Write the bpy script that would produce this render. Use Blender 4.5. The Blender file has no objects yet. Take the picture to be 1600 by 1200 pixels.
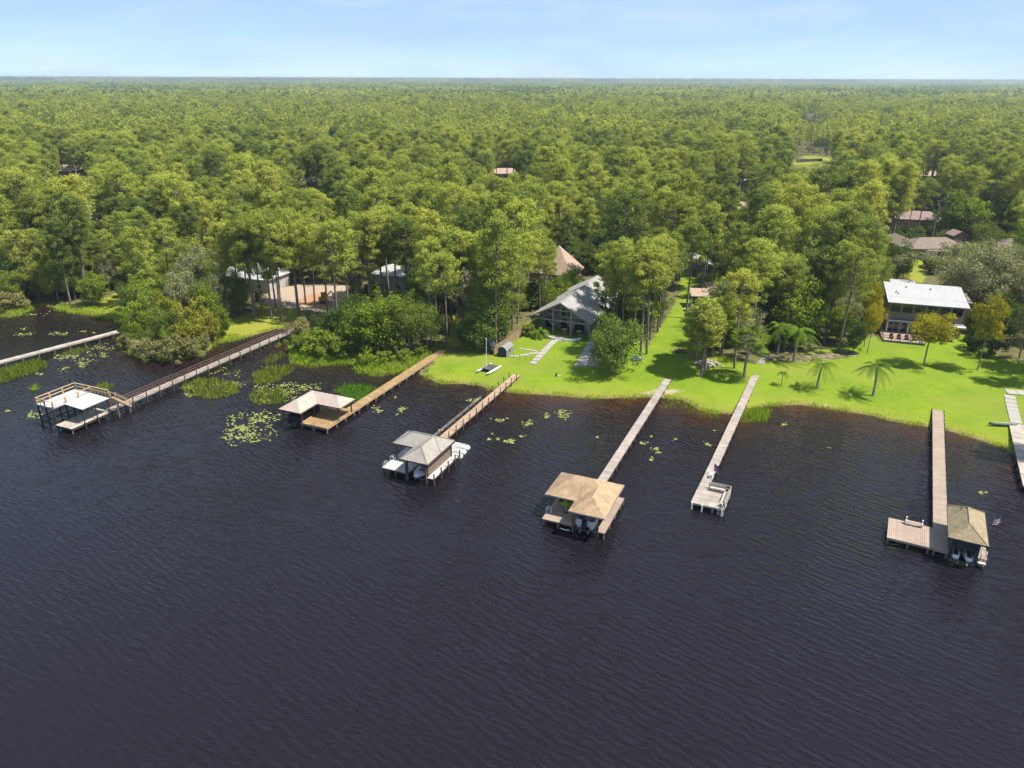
import bpy, math, random
import numpy as np
from mathutils import Vector, Matrix

# ------------------------------------------------------------------ camera, sky, sun, exposure
SC = bpy.context.scene
F_PX, CAM_H = 1160.0, 50.0
PITCH = math.atan((600 - 122.5) / F_PX)
ROLL = math.atan(5 / 1600)
_c, _s = math.cos(PITCH), math.sin(PITCH)
V_R = np.array([math.cos(ROLL), math.sin(ROLL) * _s, math.sin(ROLL) * _c])
V_U = np.array([-math.sin(ROLL), math.cos(ROLL) * _s, math.cos(ROLL) * _c])
V_F = np.array([0, _c, -_s])
camd = bpy.data.cameras.new('camera')
cam = bpy.data.objects.new('camera', camd)
SC.collection.objects.link(cam)
camd.sensor_width = 36
camd.lens = F_PX / 1600 * 36
camd.clip_start = 0.5
camd.clip_end = 80000
cam.matrix_world = Matrix(((V_R[0], V_U[0], -V_F[0], 0), (V_R[1], V_U[1], -V_F[1], 0), (V_R[2], V_U[2], -V_F[2], CAM_H), (0, 0, 0, 1)))
SC.camera = cam

SUN_EL, SUN_AZ = math.radians(60), math.radians(-10)      # azimuth from +X towards +Y
W = bpy.data.worlds.new('World')
SC.world = W
W.use_nodes = True
wn, wl = W.node_tree.nodes, W.node_tree.links
bg = wn['Background']
sky = wn.new('ShaderNodeTexSky')
sky.sky_type = 'NISHITA'
sky.sun_disc = False
sky.sun_elevation = SUN_EL
sky.sun_rotation = math.pi / 2 - SUN_AZ
sky.altitude = 4800
sky.air_density = 1.0
sky.dust_density = 0.0
sky.ozone_density = 3.5
# thin milky veil with cirrus streaks, all round the sky
tc = wn.new('ShaderNodeTexCoord')
mp = wn.new('ShaderNodeMapping')
mp.inputs['Scale'].default_value = (1.6, 1.2, 9.0)
mp.inputs['Rotation'].default_value = (0.0, 0.12, 0.3)
nz = wn.new('ShaderNodeTexNoise')
nz.inputs['Scale'].default_value = 1.7
nz.inputs['Detail'].default_value = 6
nz.inputs['Roughness'].default_value = 0.55
nz.inputs['Distortion'].default_value = 0.6
rm = wn.new('ShaderNodeMapRange')
rm.inputs[1].default_value = 0.38
rm.inputs[2].default_value = 0.72
rm.inputs[3].default_value = 0.58
rm.inputs[4].default_value = 0.92
mx = wn.new('ShaderNodeMix')
mx.data_type = 'RGBA'
mx.inputs[7].default_value = (2.85, 4.0, 5.4, 1)
wl.new(tc.outputs['Generated'], mp.inputs['Vector'])
wl.new(mp.outputs['Vector'], nz.inputs['Vector'])
wl.new(nz.outputs['Fac'], rm.inputs[0])
wl.new(rm.outputs[0], mx.inputs[0])
wl.new(sky.outputs[0], mx.inputs[6])
nz2 = wn.new('ShaderNodeTexNoise')
nz2.inputs['Scale'].default_value = 2.6
nz2.inputs['Detail'].default_value = 8
nz2.inputs['Roughness'].default_value = 0.6
nz2.inputs['Distortion'].default_value = 1.2
rm2 = wn.new('ShaderNodeMapRange')
rm2.inputs[1].default_value = 0.47
rm2.inputs[2].default_value = 0.75
rm2.inputs[3].default_value = 0.0
rm2.inputs[4].default_value = 0.36
mx2 = wn.new('ShaderNodeMix')
mx2.data_type = 'RGBA'
mx2.inputs[7].default_value = (4.7, 5.2, 5.7, 1)
wl.new(mp.outputs['Vector'], nz2.inputs['Vector'])
wl.new(nz2.outputs['Fac'], rm2.inputs[0])
wl.new(rm2.outputs[0], mx2.inputs[0])
wl.new(mx.outputs[2], mx2.inputs[6])
wl.new(mx2.outputs[2], bg.inputs['Color'])
bg.inputs['Strength'].default_value = 0.098

sd = bpy.data.lights.new('sun', 'SUN')
sd.energy = 5.0
sd.angle = math.radians(0.6)
sd.color = (1.0, 0.95, 0.86)
sun = bpy.data.objects.new('sun', sd)
SC.collection.objects.link(sun)
sv = Vector((math.cos(SUN_EL) * math.cos(SUN_AZ), math.cos(SUN_EL) * math.sin(SUN_AZ), math.sin(SUN_EL)))
sun.rotation_euler = sv.to_track_quat('Z', 'Y').to_euler()
sun.location = (60, 60, 120)

vs = SC.view_settings
SC.display_settings.display_device = 'sRGB'
vs.view_transform = 'Standard'
vs.look = 'None'
vs.exposure = 0.85
vs.gamma = 1.0
vs.use_curve_mapping = False
SC.render.engine = 'CYCLES'
SC.cycles.use_denoising = True
SC.cycles.use_light_tree = False
SC.cycles.adaptive_threshold = 0.015
SC.cycles.max_bounces = 4
SC.cycles.diffuse_bounces = 2
SC.cycles.glossy_bounces = 2
SC.cycles.transmission_bounces = 2
SC.cycles.volume_bounces = 0
SC.cycles.transparent_max_bounces = 8
SC.cycles.caustics_reflective = False
SC.cycles.caustics_refractive = False

random.seed(7)
RNG = np.random.default_rng(11)
COL = SC.collection


def P(x, y, z=0.0):
    """Point of the plane at height z that the photograph shows at pixel (x, y)."""
    d = V_F + (x - 800) / F_PX * V_R + (600 - y) / F_PX * V_U
    t = (z - CAM_H) / d[2]
    return np.array([d[0] * t, d[1] * t, z])


def Q(p):
    d = np.asarray(p, float) - np.array([0, 0, CAM_H])
    w = d @ V_F
    return 800 + F_PX * (d @ V_R) / w, 600 - F_PX * (d @ V_U) / w, w


# ------------------------------------------------------------------ materials
def nodes_of(name):
    m = bpy.data.materials.new(name)
    m.use_nodes = True
    nt = m.node_tree
    return m, nt, nt.nodes, nt.links, nt.nodes['Principled BSDF']


def math_node(nd, lk, op, a, b):
    n = nd.new('ShaderNodeMath')
    n.operation = op
    for i, v in enumerate((a, b)):
        if isinstance(v, (int, float)):
            n.inputs[i].default_value = v
        else:
            lk.new(v, n.inputs[i])
    return n.outputs[0]


def rng_node(nd, lk, src, lo, hi, f0=0.0, f1=1.0):
    n = nd.new('ShaderNodeMapRange')
    n.inputs[1].default_value, n.inputs[2].default_value = f0, f1
    n.inputs[3].default_value, n.inputs[4].default_value = lo, hi
    lk.new(src, n.inputs[0])
    return n.outputs[0]


def noise(nd, lk, vec, scale, detail=4, rough=0.55, stretch=None, rot=None):
    n = nd.new('ShaderNodeTexNoise')
    n.inputs['Scale'].default_value = scale
    n.inputs['Detail'].default_value = detail
    n.inputs['Roughness'].default_value = rough
    if stretch or rot:
        m = nd.new('ShaderNodeMapping')
        if stretch:
            m.inputs['Scale'].default_value = stretch
        if rot:
            m.inputs['Rotation'].default_value = rot
        lk.new(vec, m.inputs['Vector'])
        vec = m.outputs['Vector']
    lk.new(vec, n.inputs['Vector'])
    return n.outputs['Fac']


def mixc(nd, lk, fac, a, b, mode='MIX'):
    n = nd.new('ShaderNodeMix')
    n.data_type = 'RGBA'
    n.blend_type = mode
    for i, v in ((0, fac), (6, a), (7, b)):
        if isinstance(v, (int, float)):
            n.inputs[i].default_value = v
        elif isinstance(v, tuple):
            n.inputs[i].default_value = (*v, 1)
        else:
            lk.new(v, n.inputs[i])
    return n.outputs[2]


def mk(name, c, rough=0.8, var=0.18, scale=2.0, island=0.0, bump=0.0, metal=0.0, c2=None, stretch=None, rows=0.0, spec=None):
    k = 0.85 if min(c) > 0.72 else 0.52      # measured colours brought to reflectances
    c = tuple(x * k for x in c)
    c2 = tuple(x * k for x in c2) if c2 else None
    m, nt, nd, lk, bs = nodes_of(name)
    t = nd.new('ShaderNodeTexCoord').outputs['Object']
    n = noise(nd, lk, t, scale, 5, 0.6, stretch)
    col = mixc(nd, lk, rng_node(nd, lk, n, 0, 1, 0.3, 0.7), tuple(x * (1 - var) for x in c), tuple(min(1, x * (1 + var)) for x in c) if c2 is None else c2)
    if island:
        g = nd.new('ShaderNodeNewGeometry').outputs['Random Per Island']
        v = rng_node(nd, lk, g, 1 - island, 1 + island)
        cv = nd.new('ShaderNodeCombineColor')
        for i in range(3):
            lk.new(v, cv.inputs[i])
        col = mixc(nd, lk, 1.0, col, cv.outputs[0], 'MULTIPLY')
    hgt = None
    if rows:
        sx = nd.new('ShaderNodeSeparateXYZ')
        lk.new(t, sx.inputs[0])
        fr = math_node(nd, lk, 'FRACT', math_node(nd, lk, 'DIVIDE', sx.outputs[2], rows), 0)
        vor = nd.new('ShaderNodeTexVoronoi')
        vor.inputs['Scale'].default_value = 4.0
        lk.new(t, vor.inputs['Vector'])
        v = rng_node(nd, lk, vor.outputs['Color'], 0.82, 1.12)
        v = math_node(nd, lk, 'MULTIPLY', v, rng_node(nd, lk, fr, 0.8, 1.0, 0.0, 0.25))
        cv = nd.new('ShaderNodeCombineColor')
        for i in range(3):
            lk.new(v, cv.inputs[i])
        col = mixc(nd, lk, 1.0, col, cv.outputs[0], 'MULTIPLY')
        hgt = fr
    lk.new(col, bs.inputs['Base Color'])
    bs.inputs['Roughness'].default_value = rough
    bs.inputs['Metallic'].default_value = metal
    if spec is not None:
        bs.inputs['Specular IOR Level'].default_value = spec
    if bump or rows:
        b = nd.new('ShaderNodeBump')
        b.inputs['Strength'].default_value = bump or 0.5
        b.inputs['Distance'].default_value = 0.03
        lk.new(hgt if hgt is not None else noise(nd, lk, t, scale * 8, 3), b.inputs['Height'])
        lk.new(b.outputs[0], bs.inputs['Normal'])
    return m


def foliage(name, dark, light, trans=0.35, leafvar=0.35, yellow=None, deep=None):
    """Leaves: each leaf and each tree a shade of its own."""
    m, nt, nd, lk, bs = nodes_of(name)
    oi = nd.new('ShaderNodeObjectInfo')
    isl = nd.new('ShaderNodeNewGeometry').outputs['Random Per Island']
    wz = noise(nd, lk, oi.outputs['Location'], 0.012, 3, 0.6)
    f = math_node(nd, lk, 'ADD', math_node(nd, lk, 'MULTIPLY', oi.outputs['Random'], 0.62), math_node(nd, lk, 'MULTIPLY', isl, leafvar))
    f = math_node(nd, lk, 'ADD', f, rng_node(nd, lk, wz, -0.25, 0.3, 0.3, 0.7))
    col = mixc(nd, lk, f, dark, light)
    if yellow:
        r2 = math_node(nd, lk, 'FRACT', math_node(nd, lk, 'MULTIPLY', oi.outputs['Random'], 37.7), 0)
        col = mixc(nd, lk, rng_node(nd, lk, r2, 0.0, 0.65, 0.72, 1.0), col, yellow)
    if deep:
        r3 = math_node(nd, lk, 'FRACT', math_node(nd, lk, 'MULTIPLY', oi.outputs['Random'], 91.3), 0)
        col = mixc(nd, lk, rng_node(nd, lk, r3, 0.85, 0.0, 0.0, 0.32), col, deep)
    df = nd.new('ShaderNodeBsdfDiffuse')
    tr = nd.new('ShaderNodeBsdfTranslucent')
    ms = nd.new('ShaderNodeMixShader')
    ms.inputs[0].default_value = trans
    lk.new(col, df.inputs['Color'])
    tcol = mixc(nd, lk, 1.0, col, (1.25, 1.2, 0.6), 'MULTIPLY')
    lk.new(tcol, tr.inputs['Color'])
    lk.new(df.outputs[0], ms.inputs[1])
    lk.new(tr.outputs[0], ms.inputs[2])
    nd.remove(bs)
    lk.new(ms.outputs[0], nd['Material Output'].inputs['Surface'])
    return m


M = {
    'pine': foliage('pine_needles', (0.150, 0.194, 0.042), (0.395, 0.440, 0.082), 0.40, 0.45, (0.45, 0.44, 0.085), (0.092, 0.140, 0.042)),
    'oak': foliage('oak_leaves', (0.090, 0.132, 0.030), (0.255, 0.310, 0.060), 0.40, 0.45, (0.34, 0.34, 0.07), (0.070, 0.112, 0.036)),
    'liveoak': foliage('live_oak_leaves', (0.165, 0.172, 0.085), (0.300, 0.300, 0.155), 0.28, 0.5),
    'bright': foliage('bright_leaves', (0.090, 0.142, 0.018), (0.255, 0.325, 0.040), 0.36, 0.5),
    'roundleaf': foliage('round_tree_leaves', (0.050, 0.094, 0.018), (0.150, 0.215, 0.042), 0.32, 0.6),
    'goldleaf': foliage('gold_green_leaves', (0.150, 0.175, 0.024), (0.335, 0.315, 0.042), 0.34, 0.6),
    'yellow': foliage('yellow_leaves', (0.190, 0.200, 0.020), (0.440, 0.370, 0.030), 0.36, 0.6),
    'myrtle': foliage('dry_shrub_leaves', (0.125, 0.138, 0.040), (0.300, 0.275, 0.115), 0.25, 0.8),
    'dark': foliage('dark_leaves', (0.040, 0.078, 0.020), (0.115, 0.175, 0.036), 0.3, 0.5),
    'palm': foliage('palm_fronds', (0.045, 0.090, 0.012), (0.130, 0.200, 0.024), 0.25, 0.6),
    'reed': foliage('reed_blades', (0.080, 0.130, 0.012), (0.220, 0.270, 0.030), 0.35, 0.8),
    'reedbright': foliage('waterweed_blades', (0.060, 0.180, 0.012), (0.170, 0.340, 0.025), 0.35, 0.8),
    'shoregrass': foliage('shore_grass_blades', (0.130, 0.240, 0.012), (0.330, 0.430, 0.035), 0.38, 0.8),
    'lily': foliage('lily_leaves', (0.150, 0.180, 0.035), (0.300, 0.320, 0.110), 0.15, 0.9),
    'moss': foliage('hanging_moss', (0.170, 0.180, 0.120), (0.300, 0.300, 0.210), 0.3, 0.6),
    'bark': mk('pine_bark', (0.30, 0.225, 0.175), 0.95, 0.3, 3.0, c2=(0.48, 0.39, 0.32), stretch=(1, 1, 0.3)),
    'greybark': mk('grey_bark', (0.36, 0.32, 0.28), 0.95, 0.3, 3.0, c2=(0.56, 0.52, 0.45), stretch=(1, 1, 0.3)),
    'wood_grey': mk('weathered_planks', (0.56, 0.475, 0.41), 0.85, 0.26, 0.7, 0.17, 0.2),
    'wood_pale': mk('pale_planks', (0.66, 0.56, 0.48), 0.85, 0.26, 0.7, 0.17, 0.2),
    'wood_gold': mk('golden_planks', (0.54, 0.345, 0.15), 0.8, 0.25, 1.0, 0.20, 0.2),
    'wood_orange': mk('orange_planks', (0.62, 0.42, 0.28), 0.8, 0.26, 0.7, 0.17, 0.2),
    'wood_new': mk('new_pine_lumber', (0.80, 0.57, 0.32), 0.75, 0.12, 2.0, 0.1),
    'composite': mk('tan_composite_boards', (0.54, 0.405, 0.31), 0.75, 0.14, 0.6, 0.08),
    'deck_white': mk('white_decking', (0.80, 0.76, 0.71), 0.7, 0.26, 0.7, 0.17),
    'dark_wood': mk('wet_dark_timber', (0.055, 0.045, 0.038), 0.8, 0.3, 3.0),
    'brown_wood': mk('brown_timber', (0.21, 0.125, 0.085), 0.8, 0.25, 3.0, 0.15),
    'pile': mk('grey_piling', (0.30, 0.25, 0.20), 0.9, 0.3, 3.0, stretch=(1, 1, 0.3)),
    'white': mk('white_paint', (0.78, 0.77, 0.75), 0.5, 0.05, 2.0),
    'gel': mk('white_gelcoat', (0.76, 0.77, 0.79), 0.22, 0.03, 2.0),
    'chrome': mk('brushed_aluminium', (0.62, 0.64, 0.66), 0.35, 0.06, 3.0, metal=0.8),
    'black': mk('black_rubber', (0.022, 0.022, 0.024), 0.5, 0.2, 4.0),
    'navy': mk('navy_canvas', (0.020, 0.028, 0.050), 0.8, 0.25, 4.0),
    'grey_canvas': mk('grey_canvas', (0.26, 0.28, 0.30), 0.85, 0.2, 3.0),
    'seat': mk('grey_vinyl_seats', (0.34, 0.36, 0.40), 0.6, 0.15, 3.0),
    'roof_tan': mk('tan_shingles', (0.64, 0.43, 0.25), 0.9, 0.24, 1.1, rows=0.10, bump=0.4),
    'roof_sand': mk('sand_scallop_shingles', (0.48, 0.375, 0.22), 0.9, 0.26, 2.2, rows=0.16, bump=0.9),
    'roof_pink': mk('pale_pink_roofing', (0.70, 0.56, 0.475), 0.8, 0.08, 0.8, rows=0.10, bump=0.15),
    'roof_grey': mk('warm_grey_roofing', (0.50, 0.455, 0.395), 0.85, 0.1, 1.2, rows=0.10, bump=0.2),
    'roof_cap': mk('dark_ridge_caps', (0.30, 0.275, 0.24), 0.85, 0.1, 2.0),
    'roof_house': mk('light_grey_shingles', (0.53, 0.51, 0.485), 0.9, 0.08, 0.8, rows=0.13, bump=0.3),
    'roof_metal': mk('white_metal_roofing', (0.715, 0.705, 0.69), 0.55, 0.05, 0.4),
    'roof_brown': mk('brown_shingles', (0.36, 0.27, 0.215), 0.9, 0.14, 1.0, rows=0.13, bump=0.3),
    'roof_red': mk('rose_shingles', (0.46, 0.315, 0.275), 0.9, 0.12, 1.0, rows=0.13, bump=0.3),
    'roof_ora': mk('orange_brown_shingles', (0.66, 0.47, 0.35), 0.9, 0.12, 1.0, rows=0.13, bump=0.3),
    'roof_blue': mk('slate_shingles', (0.24, 0.27, 0.31), 0.9, 0.1, 1.0, rows=0.13, bump=0.3),
    'wall_tan': mk('tan_siding', (0.50, 0.385, 0.28), 0.85, 0.06, 1.0),
    'wall_grey': mk('grey_siding', (0.42, 0.41, 0.42), 0.85, 0.06, 1.0),
    'wall_brick': mk('red_brick_wall', (0.27, 0.12, 0.085), 0.9, 0.25, 4.0),
    'wall_white': mk('white_stucco', (0.70, 0.68, 0.64), 0.85, 0.06, 1.0),
    'wall_teal': mk('dark_teal_siding', (0.038, 0.062, 0.082), 0.75, 0.15, 2.0),
    'wall_brown': mk('brown_siding', (0.335, 0.24, 0.175), 0.8, 0.12, 1.0),
    'beam': mk('weathered_porch_timber', (0.50, 0.465, 0.42), 0.85, 0.12, 2.0, 0.08),
    'glass': mk('window_glass', (0.020, 0.026, 0.032), 0.06, 0.1, 1.0, spec=0.8),
    'concrete': mk('concrete', (0.56, 0.52, 0.47), 0.9, 0.10, 1.3, bump=0.2),
    'paver': mk('grey_brick_pavers', (0.36, 0.345, 0.335), 0.9, 0.15, 3.0, 0.12),
    'fence': mk('cedar_fence_boards', (0.50, 0.34, 0.20), 0.85, 0.2, 1.5, 0.16),
    'darkfence': mk('dark_fence_boards', (0.10, 0.075, 0.06), 0.85, 0.2, 1.5, 0.16),
    'slat_grey': mk('blue_grey_slats', (0.22, 0.25, 0.285), 0.8, 0.12, 2.0, 0.1),
    'rock': mk('sandstone_rocks', (0.72, 0.60, 0.47), 0.95, 0.3, 2.0, 0.3, 0.4),
    'log': mk('stacked_firewood', (0.26, 0.185, 0.13), 0.95, 0.3, 2.0, 0.35),
    'shed': mk('charcoal_shed_panels', (0.055, 0.065, 0.085), 0.8, 0.15, 2.0),
    'shed_side': mk('pale_shed_panels', (0.38, 0.385, 0.37), 0.8, 0.1, 2.0),
    'blue': mk('blue_plastic', (0.02, 0.16, 0.55), 0.5, 0.15, 2.0),
    'lime': mk('lime_vinyl', (0.52, 0.78, 0.01), 0.45, 0.08, 2.0),
    'red': mk('red_cloth', (0.50, 0.045, 0.06), 0.8, 0.1, 2.0),
    'violet': mk('violet_cloth', (0.34, 0.17, 0.45), 0.85, 0.15, 2.0),
    'flagblue': mk('flag_blue_cloth', (0.03, 0.06, 0.24), 0.8, 0.1, 2.0),
    'yellow_paint': mk('machine_yellow_paint', (0.75, 0.42, 0.03), 0.5, 0.1, 2.0),
    'tank': mk('grey_trampoline', (0.10, 0.10, 0.11), 0.8, 0.2, 3.0),
    'green_paint': mk('dull_green_paint', (0.16, 0.22, 0.16), 0.7, 0.1, 2.0),
}


# ------------------------------------------------------------------ mesh helpers
def link(name, me, parent=None, loc=None, rz=0.0):
    o = bpy.data.objects.new(name, me)
    COL.objects.link(o)
    if parent:
        o.parent = parent
    if loc is not None:
        o.location = loc
    if rz:
        o.rotation_euler = (0, 0, rz)
    return o


def tag(o, label=None, cat=None, group=None, kind=None):
    if label:
        o['label'] = label
    if cat:
        o['category'] = cat
    if group:
        o['group'] = group
    if kind:
        o['kind'] = kind
    return o


def thing(name, label, cat, loc, rz=0.0, group=None):
    o = link(name, None, None, tuple(float(v) for v in loc), rz)
    o.empty_display_size = 0.3
    return tag(o, label, cat, group)


def np_mesh(name, verts, faces, mat, smooth=False):
    """faces: (M,k) integer array."""
    me = bpy.data.meshes.new(name)
    verts = np.ascontiguousarray(verts, np.float32)
    faces = np.ascontiguousarray(faces, np.int32)
    k = faces.shape[1]
    me.vertices.add(len(verts))
    me.vertices.foreach_set('co', verts.ravel())
    me.loops.add(faces.size)
    me.loops.foreach_set('vertex_index', faces.ravel())
    me.polygons.add(len(faces))
    me.polygons.foreach_set('loop_start', np.arange(0, faces.size, k, dtype=np.int32))
    me.polygons.foreach_set('loop_total', np.full(len(faces), k, np.int32))
    if smooth:
        me.polygons.foreach_set('use_smooth', np.ones(len(faces), bool))
    me.update(calc_edges=True)
    if mat:
        me.materials.append(mat)
    return me


class MB:
    def __init__(s):
        s.v, s.f = [], []

    def add(s, vs, fs):
        n = len(s.v)
        s.v += [tuple(float(c) for c in v) for v in vs]
        s.f += [tuple(i + n for i in f) for f in fs]
        return s

    def box(s, x0, x1, y0, y1, z0, z1):
        return s.add([(x0, y0, z0), (x1, y0, z0), (x1, y1, z0), (x0, y1, z0), (x0, y0, z1), (x1, y0, z1), (x1, y1, z1), (x0, y1, z1)],
                     [(0, 3, 2, 1), (4, 5, 6, 7), (0, 1, 5, 4), (1, 2, 6, 5), (2, 3, 7, 6), (3, 0, 4, 7)])

    def bar(s, p, q, w, h=None):
        p, q = Vector(p), Vector(q)
        h = h or w
        d = (q - p).normalized()
        up = Vector((0, 0, 1)) if abs(d.z) < 0.95 else Vector((0, 1, 0))
        a = d.cross(up).normalized() * (w / 2)
        b = a.cross(d).normalized() * (h / 2)
        vs = [p - a - b, p + a - b, p + a + b, p - a + b, q - a - b, q + a - b, q + a + b, q - a + b]
        return s.add(vs, [(0, 1, 2, 3), (7, 6, 5, 4), (0, 4, 5, 1), (1, 5, 6, 2), (2, 6, 7, 3), (3, 7, 4, 0)])

    def tube(s, p, q, r0, r1=None, n=8, cap=True):
        p, q = Vector(p), Vector(q)
        r1 = r0 if r1 is None else r1
        d = (q - p).normalized()
        a = d.orthogonal().normalized()
        b = d.cross(a)
        vs = []
        for c, r in ((p, r0), (q, r1)):
            for i in range(n):
                t = 2 * math.pi * i / n
                vs.append(c + (a * math.cos(t) + b * math.sin(t)) * r)
        fs = [(i, (i + 1) % n, n + (i + 1) % n, n + i) for i in range(n)]
        if cap:
            fs += [tuple(range(n - 1, -1, -1)), tuple(range(n, 2 * n))]
        return s.add(vs, fs)

    def path(s, pts, r, n=6):
        for a, b in zip(pts, pts[1:]):
            s.tube(a, b, r, r, n)
        return s

    def prism(s, poly, z0, z1):
        n = len(poly)
        vs = [(x, y, z0) for x, y in poly] + [(x, y, z1) for x, y in poly]
        return s.add(vs, [tuple(range(n - 1, -1, -1)), tuple(range(n, 2 * n))] + [(i, (i + 1) % n, n + (i + 1) % n, n + i) for i in range(n)])

    def loft(s, rings, cap=True):
        n = len(rings[0])
        vs = [p for r in rings for p in r]
        fs = []
        for k in range(len(rings) - 1):
            for i in range(n):
                j = (i + 1) % n
                fs.append((k * n + i, k * n + j, (k + 1) * n + j, (k + 1) * n + i))
        if cap:
            fs += [tuple(range(n - 1, -1, -1)), tuple(range((len(rings) - 1) * n, len(rings) * n))]
        return s.add(vs, fs)

    def hip(s, x0, x1, y0, y1, ze, slope, th=0.16):
        """Solid hipped roof over a rectangle, eave at ze."""
        wx, wy = x1 - x0, y1 - y0
        h = min(wx, wy) / 2
        zr = ze + h * slope
        if wx <= wy:
            r = [((x0 + x1) / 2, y0 + h, zr), ((x0 + x1) / 2, y1 - h, zr)]
        else:
            r = [(x0 + h, (y0 + y1) / 2, zr), (x1 - h, (y0 + y1) / 2, zr)]
        e = [(x0, y0), (x1, y0), (x1, y1), (x0, y1)]
        vs = [(x, y, ze - th) for x, y in e] + [(x, y, ze) for x, y in e] + r
        fs = [(0, 3, 2, 1), (0, 1, 5, 4), (1, 2, 6, 5), (2, 3, 7, 6), (3, 0, 4, 7)]
        if wx <= wy:
            fs += [(4, 5, 8), (5, 6, 9, 8), (6, 7, 9), (7, 4, 8, 9)]
        else:
            fs += [(4, 5, 9, 8), (5, 6, 9), (6, 7, 8, 9), (7, 4, 8)]
        return s.add(vs, fs)

    def gable(s, x0, x1, y0, y1, ze, zr, th=0.18):
        """Gable roof, ridge along y."""
        xm = (x0 + x1) / 2
        pr = [(x0, ze), (xm, zr), (x1, ze), (x1, ze - th), (xm, zr - th), (x0, ze - th)]
        vs = [(x, y0, z) for x, z in pr] + [(x, y1, z) for x, z in pr]
        return s.add(vs, [(0, 5, 4, 1), (1, 4, 3, 2), (6, 7, 10, 11), (7, 8, 9, 10), (0, 1, 7, 6), (1, 2, 8, 7), (2, 3, 9, 8), (3, 4, 10, 9), (4, 5, 11, 10), (5, 0, 6, 11)])

    def build(s, name, mat, parent=None, smooth=False, kind=None, loc=None, rz=0.0):
        me = bpy.data.meshes.new(name)
        me.from_pydata(s.v, [], s.f)
        if smooth:
            me.polygons.foreach_set('use_smooth', [True] * len(me.polygons))
        me.update()
        me.materials.append(M[mat] if isinstance(mat, str) else mat)
        o = link(name, me, parent, loc, rz)
        if kind:
            o['kind'] = kind
        return o


def part_box(name, mat, parent, *b):
    return MB().box(*b).build(name, mat, parent)


# ------------------------------------------------------------------ shoreline and ground
SHORE_PX = [(0, 495), (25, 493), (45, 486), (52, 477), (82, 480), (112, 487), (140, 491), (170, 496), (190, 502), (199, 513), (189, 530), (203, 551), (230, 562),
            (262, 564), (300, 559), (328, 547), (338, 536), (375, 530), (400, 523), (430, 514), (455, 514), (462, 528), (452, 545), (458, 558), (466, 567), (490, 570),
            (520, 567), (556, 566), (560, 578), (587, 584), (612, 582), (636, 577), (652, 582), (670, 592), (687, 600), (725, 600), (750, 603), (770, 610), (794, 613),
            (828, 616), (865, 618), (907, 622), (950, 623), (1007, 621), (1035, 622), (1066, 625), (1091, 640), (1112, 646), (1134, 646), (1157, 651), (1176, 640),
            (1200, 634), (1253, 633), (1307, 641), (1360, 649), (1387, 657), (1448, 667), (1477, 672), (1520, 684), (1573, 703), (1597, 718)]
SHORE = [(-6000.0, 900.0), (-2000.0, 420.0), (-600.0, 215.0), (-250.0, 175.0), (-150.0, 158.0)]
SHORE += [tuple(P(x, y, 0)[:2]) for x, y in SHORE_PX]
SHORE += [(82.0, 86.0), (100.0, 70.0), (150.0, 45.0), (320.0, -10.0), (900.0, -200.0), (6000.0, -2500.0)]
SHORE = np.array(SHORE)
LAND = np.vstack([SHORE, [(30000, -2500), (30000, 40000), (-30000, 40000), (-30000, 900)]])


def in_poly(px, py, poly):
    px, py = np.asarray(px, float), np.asarray(py, float)
    c = np.zeros(px.shape, bool)
    n = len(poly)
    for i in range(n):
        x0, y0 = poly[i]
        x1, y1 = poly[(i + 1) % n]
        if y0 == y1:
            continue
        k = ((y0 > py) != (y1 > py)) & (px < (x1 - x0) * (py - y0) / (y1 - y0) + x0)
        c ^= k
    return c


def poly_dist(px, py, line):
    d = np.full(np.shape(px), 1e9)
    for (x0, y0), (x1, y1) in zip(line[:-1], line[1:]):
        dx, dy = x1 - x0, y1 - y0
        t = np.clip(((px - x0) * dx + (py - y0) * dy) / (dx * dx + dy * dy), 0, 1)
        d = np.minimum(d, np.hypot(px - x0 - t * dx, py - y0 - t * dy))
    return d


def shore_d(px, py):
    """Signed distance to the waterline, positive on land."""
    px, py = np.asarray(px, float), np.asarray(py, float)
    d = poly_dist(px, py, SHORE)
    return np.where(in_poly(px, py, LAND), d, -d)


def gz(px, py, d=None):
    d = shore_d(px, py) if d is None else d
    px, py = np.asarray(px, float), np.asarray(py, float)
    w = 0.10 * np.sin(px * 0.21 + 1.3 * np.sin(py * 0.13)) + 0.08 * np.sin(py * 0.33 + px * 0.07)
    up = 1.05 * (1 - np.exp(-np.maximum(d, 0) / 7.0)) + w * np.clip(d / 8, 0, 1)
    return np.where(d > 0, up, np.maximum(d * 0.22, -1.8))


def G(x, y):
    """Point of the ground that the photograph shows at pixel (x, y)."""
    z = 0.8
    for _ in range(3):
        p = P(x, y, z)
        z = float(gz(p[0], p[1]))
    p[2] = z
    return p


def wpoly(px, z=0.9):
    return [tuple(P(x, y, z)[:2]) for x, y in px]


LAWN = wpoly([(655, 585), (690, 552), (742, 548), (775, 555), (838, 493), (930, 505), (990, 520), (1010, 545), (1030, 515), (1058, 470), (1068, 420), (1086, 415), (1090, 470), (1092, 505), (1075, 535), (1140, 560),
              (1180, 570), (1200, 555), (1300, 545), (1370, 525), (1440, 520), (1525, 525), (1560, 560), (1640, 575), (1700, 800), (1597, 730), (1477, 680), (1360, 655), (1253, 640), (1150, 660), (1060, 632), (900, 628), (760, 618), (700, 605), (660, 595)])
LAWN_LEFT = wpoly([(338, 537), (345, 505), (380, 492), (420, 470), (470, 480), (480, 500), (455, 515), (400, 525)])
LAWN_BAY = wpoly([(130, 478), (180, 458), (212, 458), (216, 485), (190, 505), (140, 494)])
LAWN_BACK = wpoly([(1395, 428), (1412, 392), (1440, 392), (1448, 432), (1440, 445)])
LAWN_FAR = wpoly([(1242, 260), (1252, 244), (1296, 245), (1292, 262)])
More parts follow.
